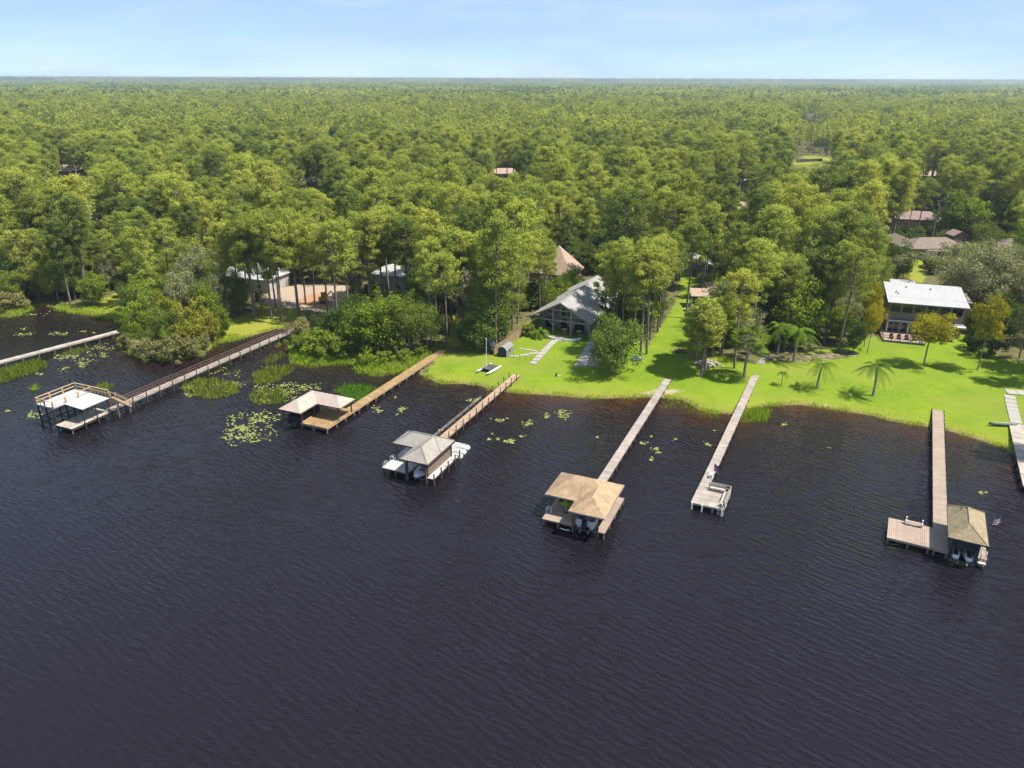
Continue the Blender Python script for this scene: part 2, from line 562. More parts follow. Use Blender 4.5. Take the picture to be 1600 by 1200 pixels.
PATH_BACK = wpoly([(700, 540), (706, 490), (718, 480), (735, 490), (730, 545)])
SAND_LOT = wpoly([(412, 475), (420, 452), (470, 446), (542, 448), (548, 478), (500, 486), (450, 482)])
DIRT_R = wpoly([(1188, 566), (1195, 548), (1255, 552), (1330, 548), (1345, 556), (1270, 566)])
DIRT_M = wpoly([(1078, 575), (1122, 577), (1128, 568), (1085, 565)])
ORANGE = wpoly([(462, 470), (490, 458), (516, 462), (520, 480), (490, 480)])


def spaced(lo, hi, step, far, grow=1.13, n_lo=True):
    a = list(np.arange(lo, hi, step))
    s = step
    while a[-1] < far:
        s *= grow
        a.append(a[-1] + s)
    if n_lo:
        s = step
        b = [lo]
        while b[-1] > -far:
            s *= grow
            b.append(b[-1] - s)
        a = b[:0:-1] + a
    return np.array(a)


def build_ground():
    xs = spaced(-135, 135, 0.8, 24000)
    ys = spaced(66, 215, 0.8, 24000, n_lo=False)
    ys = np.concatenate([[-3000, -1500, -700, -300, -120, -40, 0, 25, 45, 58], ys])
    X, Y = np.meshgrid(xs, ys)
    d = shore_d(X, Y)
    Z = gz(X, Y, d)
    X = X.ravel()
    Y = Y.ravel()
    ny, nx = len(ys), len(xs)
    idx = np.arange(nx * ny).reshape(ny, nx)
    fs = np.stack([idx[:-1, :-1], idx[:-1, 1:], idx[1:, 1:], idx[1:, :-1]], -1).reshape(-1, 4)
    m, nt, nd, lk, bs = nodes_of('ground_cover')
    me = np_mesh('ground', np.stack([X, Y, Z.ravel()], 1), fs, m, True)
    lawn = np.zeros(X.shape)
    for p in (LAWN, LAWN_LEFT, LAWN_BAY, LAWN_BACK, LAWN_FAR, PATH_BACK):
        lawn = np.maximum(lawn, in_poly(X, Y, p))
    yel = np.zeros(X.shape)
    for p in (LAWN_LEFT, LAWN_BAY, LAWN_BACK, LAWN_FAR, PATH_BACK):
        yel = np.maximum(yel, in_poly(X, Y, p))
    lawn = lawn * (1 - 0.8 * in_poly(X, Y, DIRT_R))
    sand = in_poly(X, Y, SAND_LOT) * 1.0
    for p in (DIRT_R, DIRT_M):
        sand = np.maximum(sand, in_poly(X, Y, p) * 0.36)
    for (sx, sy, r) in ((1040, 611, 1.6), (1012, 614, 0.8), (1262, 629, 0.8), (1285, 632, 0.7), (1590, 704, 0.8)):
        c = P(sx, sy, 0.4)
        sand = np.maximum(sand, 0.9 * np.exp(-(((X - c[0]) / 2.2) ** 2 + ((Y - c[1]) / 0.9) ** 2) / r))
    near = np.clip(1 - d.ravel() / 4.5, 0, 1) * 0.9
    yel = np.maximum(yel, near * lawn)
    ora = in_poly(X, Y, ORANGE) * 1.0
    wet = np.clip(1 - d.ravel() / 1.6, 0, 1)
    for nm, arr in (('lawn', lawn), ('yellowing', yel), ('sand', sand), ('clay', ora), ('wet', wet)):
        a = me.attributes.new(nm, 'FLOAT', 'POINT')
        a.data.foreach_set('value', arr.astype(np.float32))
    t = nd.new('ShaderNodeTexCoord').outputs['Object']

    def attr(nm):
        n = nd.new('ShaderNodeAttribute')
        n.attribute_name = nm
        return n.outputs['Fac']
    n1 = noise(nd, lk, t, 0.16, 6, 0.6)
    n2 = noise(nd, lk, t, 1.4, 5, 0.65)
    n3 = noise(nd, lk, t, 7.0, 4, 0.7)
    grass = mixc(nd, lk, rng_node(nd, lk, n1, 0, 1, 0.32, 0.68), (0.098, 0.178, 0.008), (0.172, 0.245, 0.011))
    grass = mixc(nd, lk, rng_node(nd, lk, n2, 0, 0.75, 0.45, 0.72), grass, (0.22, 0.245, 0.024))
    grass = mixc(nd, lk, rng_node(nd, lk, n3, 0.0, 0.6, 0.42, 0.75), grass, (0.092, 0.150, 0.008))
    n0 = noise(nd, lk, t, 0.05, 4, 0.6)
    grass = mixc(nd, lk, rng_node(nd, lk, n0, 0.0, 0.55, 0.48, 0.66), grass, (0.185, 0.195, 0.035))
    dry = mixc(nd, lk, rng_node(nd, lk, n2, 0, 1, 0.3, 0.7), (0.17, 0.19, 0.015), (0.27, 0.235, 0.045))
    grass = mixc(nd, lk, math_node(nd, lk, 'MULTIPLY', attr('yellowing'), 0.75), grass, dry)
    floor = mixc(nd, lk, rng_node(nd, lk, n2, 0, 1, 0.35, 0.65), (0.060, 0.070, 0.018), (0.150, 0.115, 0.062))
    floor = mixc(nd, lk, rng_node(nd, lk, n1, 0, 0.8, 0.5, 0.7), floor, (0.10, 0.135, 0.022))
    soil = mixc(nd, lk, n2, (0.27, 0.20, 0.135), (0.40, 0.32, 0.25))
    soil = mixc(nd, lk, math_node(nd, lk, 'MULTIPLY', attr('clay'), rng_node(nd, lk, n1, 0.4, 1, 0.35, 0.55)), soil, (0.34, 0.19, 0.11))

    def edge(nm, k=0.55):
        a = math_node(nd, lk, 'ADD', attr(nm), rng_node(nd, lk, n2, -k, k, 0.2, 0.8))
        return rng_node(nd, lk, a, 0, 1, 0.38, 0.62)
    col = mixc(nd, lk, edge('lawn'), floor, grass)
    col = mixc(nd, lk, edge('sand'), col, soil)
    bank = mixc(nd, lk, n2, (0.10, 0.085, 0.035), (0.25, 0.19, 0.075))
    col = mixc(nd, lk, edge('wet', 0.7), col, bank)
    lk.new(col, bs.inputs['Base Color'])
    bs.inputs['Roughness'].default_value = 0.95
    bs.inputs['Specular IOR Level'].default_value = 0.15
    b = nd.new('ShaderNodeBump')
    b.inputs['Strength'].default_value = 0.6
    b.inputs['Distance'].default_value = 0.12
    lk.new(n3, b.inputs['Height'])
    lk.new(b.outputs[0], bs.inputs['Normal'])
    o = link('ground', me)
    return tag(o, 'lawn, woodland floor and sandy shore beside the lake', None, None, 'structure')


build_ground()


def build_water():
    m, nt, nd, lk, bs = nodes_of('tannin_lake_water')
    xs = spaced(-135, 135, 2.0, 5500)
    ys = np.concatenate([[-3000, -1500, -700, -300, -100, -20, 10, 30, 45], np.arange(52, 175, 2.0), [190, 240, 400, 900]])
    X, Y = np.meshgrid(xs, ys)
    d = shore_d(X, Y).ravel()
    ny, nx = len(ys), len(xs)
    idx = np.arange(nx * ny).reshape(ny, nx)
    fs = np.stack([idx[:-1, :-1], idx[:-1, 1:], idx[1:, 1:], idx[1:, :-1]], -1).reshape(-1, 4)
    me = np_mesh('lake_water', np.stack([X.ravel(), Y.ravel(), np.zeros(X.size)], 1), fs, m, True)
    a = me.attributes.new('shallow', 'FLOAT', 'POINT')
    sh = np.exp(np.minimum(d, 0) / 5.0) * np.where(X.ravel() > -5, 1.0, 0.3)
    a.data.foreach_set('value', sh.astype(np.float32))
    t = nd.new('ShaderNodeTexCoord').outputs['Object']
    at = nd.new('ShaderNodeAttribute')
    at.attribute_name = 'shallow'
    nn = noise(nd, lk, t, 0.25, 4)
    f = math_node(nd, lk, 'MULTIPLY', at.outputs['Fac'], rng_node(nd, lk, nn, 0.3, 1.2, 0.3, 0.7))
    col = mixc(nd, lk, f, (0.0085, 0.0068, 0.0100), (0.050, 0.018, 0.007))
    lk.new(col, bs.inputs['Base Color'])
    bs.inputs['Roughness'].default_value = 0.06
    bs.inputs['IOR'].default_value = 1.333

    def wave(lam, deg, dist, ds):
        m_ = nd.new('ShaderNodeMapping')
        m_.inputs['Rotation'].default_value = (0, 0, -math.radians(deg))
        lk.new(t, m_.inputs['Vector'])
        w_ = nd.new('ShaderNodeTexWave')
        w_.wave_profile = 'SIN'
        w_.inputs['Scale'].default_value = 0.3142 / lam
        w_.inputs['Distortion'].default_value = dist
        w_.inputs['Detail'].default_value = 2.0
        w_.inputs['Detail Scale'].default_value = ds
        w_.inputs['Detail Roughness'].default_value = 0.5
        lk.new(m_.outputs['Vector'], w_.inputs['Vector'])
        return w_.outputs['Fac']
    r1 = wave(0.80, 52, 6.0, 1.2)
    r2 = wave(0.46, 64, 5.5, 1.7)
    r4 = wave(1.25, 42, 5.5, 0.9)
    r3 = noise(nd, lk, t, 0.10, 3, 0.5)
    calm = noise(nd, lk, t, 0.03, 3, 0.5)
    fine = noise(nd, lk, t, 0.35, 3, 0.5)
    h = math_node(nd, lk, 'ADD', math_node(nd, lk, 'MULTIPLY', r1, 0.75), math_node(nd, lk, 'MULTIPLY', r2, 0.34))
    h = math_node(nd, lk, 'ADD', h, math_node(nd, lk, 'MULTIPLY', r4, 0.6))
    h = math_node(nd, lk, 'MULTIPLY', h, rng_node(nd, lk, calm, 0.5, 1.2, 0.35, 0.62))
    h = math_node(nd, lk, 'MULTIPLY', h, rng_node(nd, lk, fine, 0.55, 1.25, 0.3, 0.7))
    h = math_node(nd, lk, 'ADD', h, math_node(nd, lk, 'MULTIPLY', r3, 2.0))
    b = nd.new('ShaderNodeBump')
    b.inputs['Strength'].default_value = 1.0
    b.inputs['Distance'].default_value = 0.072
    lk.new(h, b.inputs['Height'])
    lk.new(b.outputs[0], bs.inputs['Normal'])
    return tag(link('lake_water', me), 'dark rippled tannin brown lake water', None, None, 'structure')


build_water()

# ------------------------------------------------------------------ piers and boathouses
R67 = math.radians(-23.5)
_pile_cache = {}


def post(parent, x, y, z0, z1, r=0.12, mat='pile', square=False, name='piling'):
    key = (round(z1 - z0, 2), r, mat, square)
    me = _pile_cache.get(key)
    if me is None:
        mb = MB()
        h = z1 - z0
        if square:
            mb.box(-r, r, -r, r, 0, h)
        else:
            mb.tube((0, 0, 0), (0, 0, h), r * 1.06, r, 8)
        o = mb.build(name, mat, parent)
        _pile_cache[key] = o.data
    else:
        o = link(name, me, parent)
    o.location = (x, y, z0)
    o.rotation_euler = (0, 0, 0)
    return o


def planks(mb, x0, x1, y0, y1, z, along='x', w=0.14, gap=0.014, th=0.045):
    a, b = (y0, y1) if along == 'x' else (x0, x1)
    n = max(1, int(round((b - a) / (w + gap))))
    st = (b - a) / n
    for i in range(n):
        p, q = a + i * st, a + (i + 1) * st - gap
        dz = random.uniform(-0.004, 0.004)
        e = random.uniform(-0.02, 0.02)
        if along == 'x':
            mb.box(x0 + e, x1 + e, p, q, z - th, z + dz)
        else:
            mb.box(p, q, y0 + e, y1 + e, z - th, z + dz)
    return mb


def decking(parent, mat, rects, z, along='x', w=0.14):
    mb = MB()
    for r in rects:
        planks(mb, *r, z, along, w)
    return mb.build('decking', mat, parent, kind='stuff')


def joists(parent, mat, rects, z, th=0.22, t=0.07):
    """Rim boards round each deck, one part for each board."""
    for (x0, x1, y0, y1) in rects:
        for b in ((x0 + 0.03, x1 - 0.03, y0 + 0.02, y0 + 0.02 + t), (x0 + 0.03, x1 - 0.03, y1 - 0.02 - t, y1 - 0.02), (x0 + 0.02, x0 + 0.02 + t, y0 + 0.1, y1 - 0.1), (x1 - 0.02 - t, x1 - 0.02, y0 + 0.1, y1 - 0.1)):
            part_box('rim_board', mat, parent, *b, z - 0.05 - th, z - 0.05)


def pier(label, o, rz, x0, x1, y0, y1, z, mat, rim='brown_wood', step=2.6, pr=0.1, ptop=0.0, pmat='pile', sides=(0, 1), w=0.14, start=1.0, inset=0.0):
    t = thing('pier', label, 'pier', (o[0], o[1], 0), rz)
    decking(t, mat, [(x0, x1, y0, y1)], z, 'x', w)
    for sx in (x0 + 0.06, x1 - 0.06):
        part_box('stringer', rim, t, sx - 0.04, sx + 0.04, y0 + 0.05, y1 - 0.05, z - 0.27, z - 0.05)
    n = int((y1 - y0 - start) / step)
    for i in range(n + 1):
        y = y0 + start + i * step
        for s in sides:
            x = (x0 - pr - 0.005 + inset, x1 + pr + 0.005 - inset)[s]
            post(t, x, y, -1.9, z - (0.06 if ptop <= 0 else -ptop), pr, pmat)
        part_box('cross_beam', rim, t, x0 - 0.1, x1 + 0.1, y - 0.04 + pr, y + 0.04 + pr, z - 0.45, z - 0.28)
    return t


def rail(t, pts, z, mat, h=1.0, step=2.4, pw=0.05, rw=0.06, mids=(0.5,), name='rail', skip_posts=False):
    """Post and rail barrier along a polyline in local coordinates."""
    for a, b in zip(pts, pts[1:]):
        L = math.hypot(b[0] - a[0], b[1] - a[1])
        n = max(1, int(round(L / step)))
        if not skip_posts:
            for i in range(n + 1):
                f = i / n
                post(t, a[0] + (b[0] - a[0]) * f, a[1] + (b[1] - a[1]) * f, z, z + h, pw, mat, True, 'rail_post')
        for hh in (1.0,) + tuple(mids):
            MB().bar((a[0], a[1], z + h * hh + (0.03 if hh == 1.0 else 0)), (b[0], b[1], z + h * hh + (0.03 if hh == 1.0 else 0)), rw * 1.6, rw).build(name, mat, t)


def ladder(t, x, y, z, rz, mat='chrome', h=0.8):
    mb = MB()
    c, s = math.cos(rz), math.sin(rz)

    def T(a, b, zz):
        return (x + a * c - b * s, y + a * s + b * c, zz)
    for a in (-0.22, 0.22):
        mb.path([T(a, 0.55, z + 0.02), T(a, 0.5, z + h * 0.8), T(a, 0.25, z + h), T(a, -0.05, z + h * 0.8), T(a, -0.08, z - 1.2)], 0.035)
    for k in range(4):
        mb.tube(T(-0.22, -0.08, z - 0.25 - k * 0.28), T(0.22, -0.08, z - 0.25 - k * 0.28), 0.03, n=6)
    return mb.build('ladder', mat, t)


# --- boat hull: rings along y, bow towards -y when flip
def hull_boat(name, label, loc, rz, L=5.8, Bm=2.2, cover=None, group=None):
    t = thing(name, label, 'boat', loc, rz, group)
    st = [(0.0, 0.10, 0.62, 0.75), (0.08, 0.42, 0.40, 0.78), (0.22, 0.78, 0.18, 0.80), (0.42, 0.96, 0.04, 0.80), (0.7, 1.0, 0.0, 0.78), (1.0, 0.94, 0.0, 0.76)]
    rings = []
    for f, w, zb, zt in st:
        y = -L / 2 + f * L
        hw = Bm / 2 * w
        rings.append([(-hw, y, zt), (-hw * 0.92, y, zt * 0.55 + zb * 0.45), (-hw * 0.45, y, zb + 0.08), (0, y, zb), (hw * 0.45, y, zb + 0.08), (hw * 0.92, y, zt * 0.55 + zb * 0.45), (hw, y, zt), (hw * 0.8, y, zt + 0.06), (-hw * 0.8, y, zt + 0.06)])
    MB().loft(rings).build('hull', 'gel', t, True)
    y0 = -L / 2 + 0.45 * L
    part_box('cockpit', 'seat', t, -Bm * 0.36, Bm * 0.36, y0, L / 2 - 0.35, 0.8, 0.9)
    for sx in (-0.55, 0.55):
        MB().box(sx - 0.28, sx + 0.28, y0 + 0.6, y0 + 1.1, 0.9, 1.15).box(sx - 0.28, sx + 0.28, y0 + 1.1, y0 + 1.22, 0.9, 1.5).build('seat', 'seat', t)
    mb = MB()
    mb.add([(-0.85, y0 + 0.15, 0.86), (0.85, y0 + 0.15, 0.86), (0.7, y0 + 0.5, 1.32), (-0.7, y0 + 0.5, 1.32), (-0.85, y0 + 0.19, 0.86), (0.85, y0 + 0.19, 0.86), (0.7, y0 + 0.54, 1.32), (-0.7, y0 + 0.54, 1.32)],
           [(0, 1, 2, 3), (7, 6, 5, 4), (0, 4, 5, 1), (1, 5, 6, 2), (2, 6, 7, 3), (3, 7, 4, 0)])
    mb.build('windscreen', 'glass', t)
    part_box('bow_hatch', 'seat', t, -0.35, 0.35, -L / 2 + 0.28 * L, -L / 2 + 0.4 * L, 0.862, 0.885)
    part_box('engine_cover', 'black', t, -0.5, 0.5, L / 2 - 0.75, L / 2 - 0.1, 0.82, 1.05)
    part_box('swim_platform', 'gel', t, -0.9, 0.9, L / 2, L / 2 + 0.5, 0.32, 0.4)
    for sx in (-1, 1):
        MB().path([(sx * Bm * 0.16, -L / 2 + 0.3, 0.8), (sx * Bm * 0.3, -L / 2 + 0.9, 1.05), (sx * Bm * 0.42, -L / 2 + 2.2, 0.98)], 0.02).build('grab_rail', 'chrome', t)
    return t


def pontoon_boat(name, label, loc, rz, L=6.2, body='grey_canvas', tubes='chrome', panel='gel'):
    t = thing(name, label, 'boat', loc, rz)
    for sx in (-0.75, 0.75):
        MB().tube((sx, -L / 2 + 0.7, 0.25), (sx, L / 2, 0.25), 0.3, n=12).tube((sx, -L / 2, 0.4), (sx, -L / 2 + 0.7, 0.25), 0.05, 0.3, 12).build('pontoon', tubes, t, True)
    part_box('deck', panel, t, -1.15, 1.15, -L / 2 + 0.4, L / 2, 0.56, 0.64)
    for b in ((-1.15, -1.1, -L / 2 + 0.6, L / 2 - 0.1), (1.1, 1.15, -L / 2 + 0.6, L / 2 - 0.1), (-1.09, 1.09, -L / 2 + 0.6, -L / 2 + 0.65), (-1.09, 1.09, L / 2 - 0.15, L / 2 - 0.1)):
        part_box('side_panel', panel, t, *b, 0.66, 1.3)
    for yy, ll in ((-L / 2 + 0.8, 1.6), (L / 2 - 1.9, 1.6)):
        for sx in (-1, 1):
            MB().box(min(sx * 0.5, sx * 1.05), max(sx * 0.5, sx * 1.05), yy, yy + ll, 0.65, 1.0).box(min(sx * 0.9, sx * 1.06), max(sx * 0.9, sx * 1.06), yy, yy + ll, 1.0, 1.4).build('bench_seat', body, t)
    part_box('console', panel, t, 0.3, 0.85, -0.2, 0.35, 0.65, 1.55)
    part_box('outboard_motor', 'black', t, -0.25, 0.25, L / 2 + 0.02, L / 2 + 0.55, 0.5, 1.5)
    return t


def boat_lift(label, o, rz, x0, x1, y0, y1, z, mat='chrome', group='boat lifts in the slips'):
    t = thing('boat_lift', label, 'boat lift', (o[0], o[1], 0), rz, group)
    for y in (y0, y1):
        part_box('lift_beam', mat, t, x0, x1, y - 0.07, y + 0.07, z - 0.09, z + 0.05)
    for k in (0.3, 0.7):
        x = x0 + (x1 - x0) * k
        part_box('bunk', 'grey_canvas', t, x - 0.09, x + 0.09, y0 - 0.8, y1 + 0.8, z + 0.052, z + 0.2)
    for x in (x0 + 0.08, x1 - 0.08):
        for y in (y0, y1):
            MB().tube((x, y, -1.8), (x, y, z + 1.6), 0.055, n=8).build('lift_post', mat, t)
    return t


def boathouse(label, o, rz, decks, z, deck_mat, along, roofs, ze, slope, roof_mat, posts, piles, rim='brown_wood', post_mat='brown_wood', cap=None, pile_mat='pile', fascia=None, w=0.14):
    t = thing('boathouse', label, 'boathouse', (o[0], o[1], 0), rz)
    decking(t, deck_mat, decks, z, along, w)
    joists(t, rim, decks, z)
    for i, r in enumerate(roofs):
        ro = MB().hip(*r, ze - 0.006 * i, slope).build('roof', roof_mat, t)
        x0, x1, y0, y1 = r
        if fascia:
            e = 0.02 + 0.004 * i
            mb = MB()
            mb.box(x0 - e, x1 + e, y0 - e, y0 - 0.002, ze - 0.2, ze - 0.012).box(x0 - e, x1 + e, y1 + 0.002, y1 + e, ze - 0.2, ze - 0.012)
            mb.box(x0 - e, x0 - 0.002, y0, y1, ze - 0.2, ze - 0.012).box(x1 + 0.002, x1 + e, y0, y1, ze - 0.2, ze - 0.012)
            mb.build('fascia', fascia, ro)
        if cap:
            h = min(x1 - x0, y1 - y0) / 2
            zr = ze + h * slope
            if x1 - x0 <= y1 - y0:
                rr = [((x0 + x1) / 2, y0 + h, zr), ((x0 + x1) / 2, y1 - h, zr)]
                ends = [((x0, y0), 0), ((x1, y0), 0), ((x0, y1), 1), ((x1, y1), 1)]
            else:
                rr = [(x0 + h, (y0 + y1) / 2, zr), (x1 - h, (y0 + y1) / 2, zr)]
                ends = [((x0, y0), 0), ((x0, y1), 0), ((x1, y0), 1), ((x1, y1), 1)]
            MB().bar(rr[0], rr[1], 0.2, 0.05).build('ridge_cap', cap, ro)
            for (ex, ey), k in ends:
                MB().bar((ex, ey, ze + 0.005), rr[k], 0.17, 0.05).build('ridge_cap', cap, ro)
    for (x, y) in posts:
        post(t, x, y, z, ze - 0.14, 0.085, post_mat, True, 'roof_post')
    for (x, y) in piles:
        post(t, x, y, -1.9, z - 0.06, 0.12, pile_mat)
    return t


def grid_piles(rects, sx=2.2, sy=2.4, inset=0.15):
    out = []
    for (x0, x1, y0, y1) in rects:
        nx, ny = max(1, round((x1 - x0) / sx)), max(1, round((y1 - y0) / sy))
        for i in range(nx + 1):
            for j in range(ny + 1):
                p = (x0 + inset + (x1 - x0 - 2 * inset) * i / nx, y0 + inset + (y1 - y0 - 2 * inset) * j / ny)
                if all(math.hypot(p[0] - q[0], p[1] - q[1]) > 0.7 for q in out):
                    out.append(p)
    return out


# --- long boardwalk at the left edge
a, b = P(-60, 580.5, 1.0), P(197, 514, 1.0)
ang = math.atan2(b[1] - a[1], b[0] - a[0])
pier('pale boardwalk without railings at the left edge, running behind the reed island', a[:2], ang - math.pi / 2, -0.75, 0.75, 0, float(np.hypot(*(b - a)[:2])), 1.0, 'wood_pale', 'wood_grey', 2.9, 0.09)

# --- D1: two level dock with a white canopy
O1 = P(112, 670.5, 0.9)
t = pier('long grey boardwalk with dark railings on both sides, leading to the white-topped dock', O1[:2], math.radians(-24), -1.25, 0.35, 7.05, 51.5, 1.1, 'wood_pale', 'dark_wood', 2.7, 0.09, 1.0, 'brown_wood')
for sx in (-1.34, 0.44):
    for hh in (2.05, 1.62):
        MB().bar((sx, 8.3, hh), (sx, 51.0, hh), 0.1, 0.07).build('handrail', 'brown_wood', t)
t = thing('boathouse', 'two-level dock with white upper deck, raw lumber railings and flat white canopy', 'boathouse', (O1[0], O1[1], 0), R67)
decking(t, 'wood_pale', [(-3.55, 0, 0, 7.0)], 0.9, 'y')
joists(t, 'dark_wood', [(-3.55, 0, 0, 7.0)], 0.9, 0.35)
for x, y in grid_piles([(-3.55, 0, 0, 7.0)], 3.4, 2.4):
    post(t, x, y, -1.9, 0.84, 0.12, 'pile')
up = [(-7.3, -5.45, 0.3, 7.0), (-5.45, -3.58, 0.3, 7.0)]
for r in up:
    MB().box(r[0] + 0.01, r[1] - 0.01, r[2], r[3], 3.42, 3.6).build('upper_deck', 'deck_white', t)
for x in (-7.2, -5.45, -3.7):
    for y in (0.4, 3.6, 6.9):
        post(t, x, y, -1.9, 3.41, 0.12, 'dark_wood')
for y in (0.4, 6.9):
    for z in (0.5, 1.5):
        MB().bar((-7.2, y + 0.16, z), (-3.7, y + 0.16, z), 0.06, 0.14).build('brace', 'dark_wood', t)
for x in (-7.2, -3.7):
    for z in (0.5, 1.5):
        MB().bar((x + 0.16, 0.5, z), (x + 0.16, 6.8, z), 0.06, 0.14).build('brace', 'dark_wood', t)
rail(t, [(-7.25, 0.35), (-7.25, 6.95), (-3.55, 6.95)], 3.6, 'wood_new', 1.0, 2.2, 0.085, 0.09)
rail(t, [(-3.55, 6.95), (0.3, 6.95)], 3.6, 'wood_new', 1.0, 0.8, 0.06, 0.09)
rail(t, [(-7.25, 0.35), (-5.3, 0.35)], 3.6, 'wood_new', 1.0, 1.0, 0.05, 0.06)
rail(t, [(-5.4, 0.35), (-3.6, 0.35), (-3.6, 6.9)], 3.6, 'wood_new', 0.9, 2.2, 0.1, 0.08, ())
cv = MB()
cv.add([(-3.5, 2.0, 3.62), (0.5, 2.0, 3.4), (0.5, 6.8, 3.4), (-3.5, 6.8, 3.62), (-3.5, 2.0, 3.54), (0.5, 2.0, 3.32), (0.5, 6.8, 3.32), (-3.5, 6.8, 3.54)],
       [(0, 1, 2, 3), (7, 6, 5, 4), (0, 4, 5, 1), (1, 5, 6, 2), (2, 6, 7, 3), (3, 7, 4, 0)])
cv.build('canopy', 'roof_metal', t)
for y in (2.2, 4.4, 6.6):
    post(t, 0.13, y, -1.9, 3.31, 0.09, 'dark_wood', name='canopy_post')
st_ = MB()
for k in range(9):
    st_.box(0.5, 1.5, 7.1 + k * 0.27, 7.36 + k * 0.27, 3.35 - k * 0.26, 3.4 - k * 0.26)
st_.build('stair_treads', 'wood_new', t, kind='stuff')
for x in (0.46, 1.54):
    MB().bar((x, 7.0, 3.35), (x, 9.5, 1.05), 0.06, 0.24).build('stair_stringer', 'wood_new', t)
    MB().bar((x, 7.0, 4.45), (x, 9.5, 2.1), 0.09, 0.07).build('stair_rail', 'wood_new', t)
    for yy, zz in ((7.05, 3.4), (9.5, 1.1)):
        post(t, x, yy, zz - 0.1, zz + 1.05, 0.05, 'wood_new', True, 'rail_post')
for x, y in ((1.35, 7.2), (1.35, 9.3)):
    post(t, x, y, -1.9, 1.0 if y > 8 else 3.1, 0.1, 'pile')

# --- D2: pale hipped roof, golden deck
O2 = P(511, 670, 0.9)
D2 = [(-4.95, 0.0, 0.0, 7.4)]
t = boathouse('boathouse with pale pink L-shaped hip roof and golden wooden deck', O2[:2], R67, D2, 0.9, 'wood_gold', 'x',
              [(-7.95, -3.85, -1.1, 6.85), (-7.95, 0.55, 2.9, 6.85)], 3.2, 0.55, 'roof_pink', [(-7.5, -0.7), (-4.7, 0.15), (-4.7, 3.1), (-0.15, 3.2), (-0.15, 6.6), (-4.7, 6.6), (-7.5, 6.5), (-7.5, 3.0)],
              grid_piles(D2, 2.4, 2.4), 'wood_orange', 'brown_wood', fascia='brown_wood')
for y in (-0.7, 3.0, 6.5):
    post(t, -7.5, y, -1.9, 0.9, 0.11)
for b in ((-4.9, 0.0, 0.0, 0.14), (-4.95, -4.81, 0.15, 3.0)):
    part_box('kerb_board', 'wood_orange', t, *b, 0.905, 0.98)
ladder(t, -2.6, 0.1, 0.9, 0, 'chrome', 0.35)
pier('golden brown wooden pier with low pilings leading from the marsh to the pink-roofed boathouse', O2[:2], R67, -1.75, 0.0, 7.42, 39.5, 0.9, 'wood_gold', 'wood_orange', 2.45, 0.1, inset=0.2)
c = P(511, 670, 0)
pontoon_boat('covered_boat', 'dark boat hanging on a lift under the pink-roofed boathouse', (c[0], c[1], 0), R67, 5.6, 'navy', 'black', 'navy')
bo = bpy.data.objects['covered_boat']
loc = Matrix.Rotation(R67, 4, 'Z') @ Vector((-6.3, 2.4, 0.35))
bo.location = (O2[0] + loc.x, O2[1] + loc.y, 0.35)
boat_lift('dark cradle lift with bent arms in the slip under the pink roof', O2[:2], R67, -7.4, -5.15, 0.2, 4.6, 0.28, 'dark_wood')

# --- D3: grey roof, white deck
O3 = P(673, 748, 0.9)
D3 = [(-7.6, -3.5, 0.0, 7.0), (-0.55, 0.42, 0.0, 7.4), (-7.6, -2.7, 7.02, 8.6)]
t = boathouse('boathouse with warm grey L-shaped hip roof, white deck and a brown side wall', O3[:2], R67, D3, 0.9, 'deck_white', 'y',
              [(-4.2, 0.05, -0.8, 6.95), (-7.5, 0.05, 2.8, 6.95)], 3.4, 0.6, 'roof_grey', [(-7.2, 3.2), (-7.2, 6.6), (-3.6, 6.6), (-0.45, 6.7)], grid_piles(D3, 2.1, 2.3), 'brown_wood', 'brown_wood', 'roof_cap', 'brown_wood', fascia='brown_wood')
part_box('side_wall', 'wall_brown', t, -0.62, -0.52, 0.3, 6.6, 0.95, 3.2)
post(t, -3.55, -0.15, -1.9, 3.25, 0.17, 'brown_wood', True, 'corner_post')
post(t, -0.62, -0.15, -1.9, 3.25, 0.1, 'brown_wood', True, 'corner_post')
for y in (-0.1, 1.9, 3.9, 5.9, 7.3):
    post(t, 0.56, y, -1.9, 1.75, 0.11, 'brown_wood', name='mooring_post')
ladder(t, -7.55, 0.55, 0.9, math.radians(-90), 'white')
ladder(t, -7.55, 2.35, 0.9, math.radians(-90), 'white')
t = pier('orange wooden pier with tall posts along both sides, ending at the catamaran lawn', O3[:2], R67, -5.0, -3.65, 8.62, 39.0, 0.9, 'wood_orange', 'brown_wood', 2.3, 0.085, 0.95, 'brown_wood', inset=0.05)
for hh in (1.55, 1.82):
    MB().bar((-5.03, 9.6, hh), (-5.03, 25.7, hh), 0.05, 0.05).build('handrail', 'wood_grey', t)
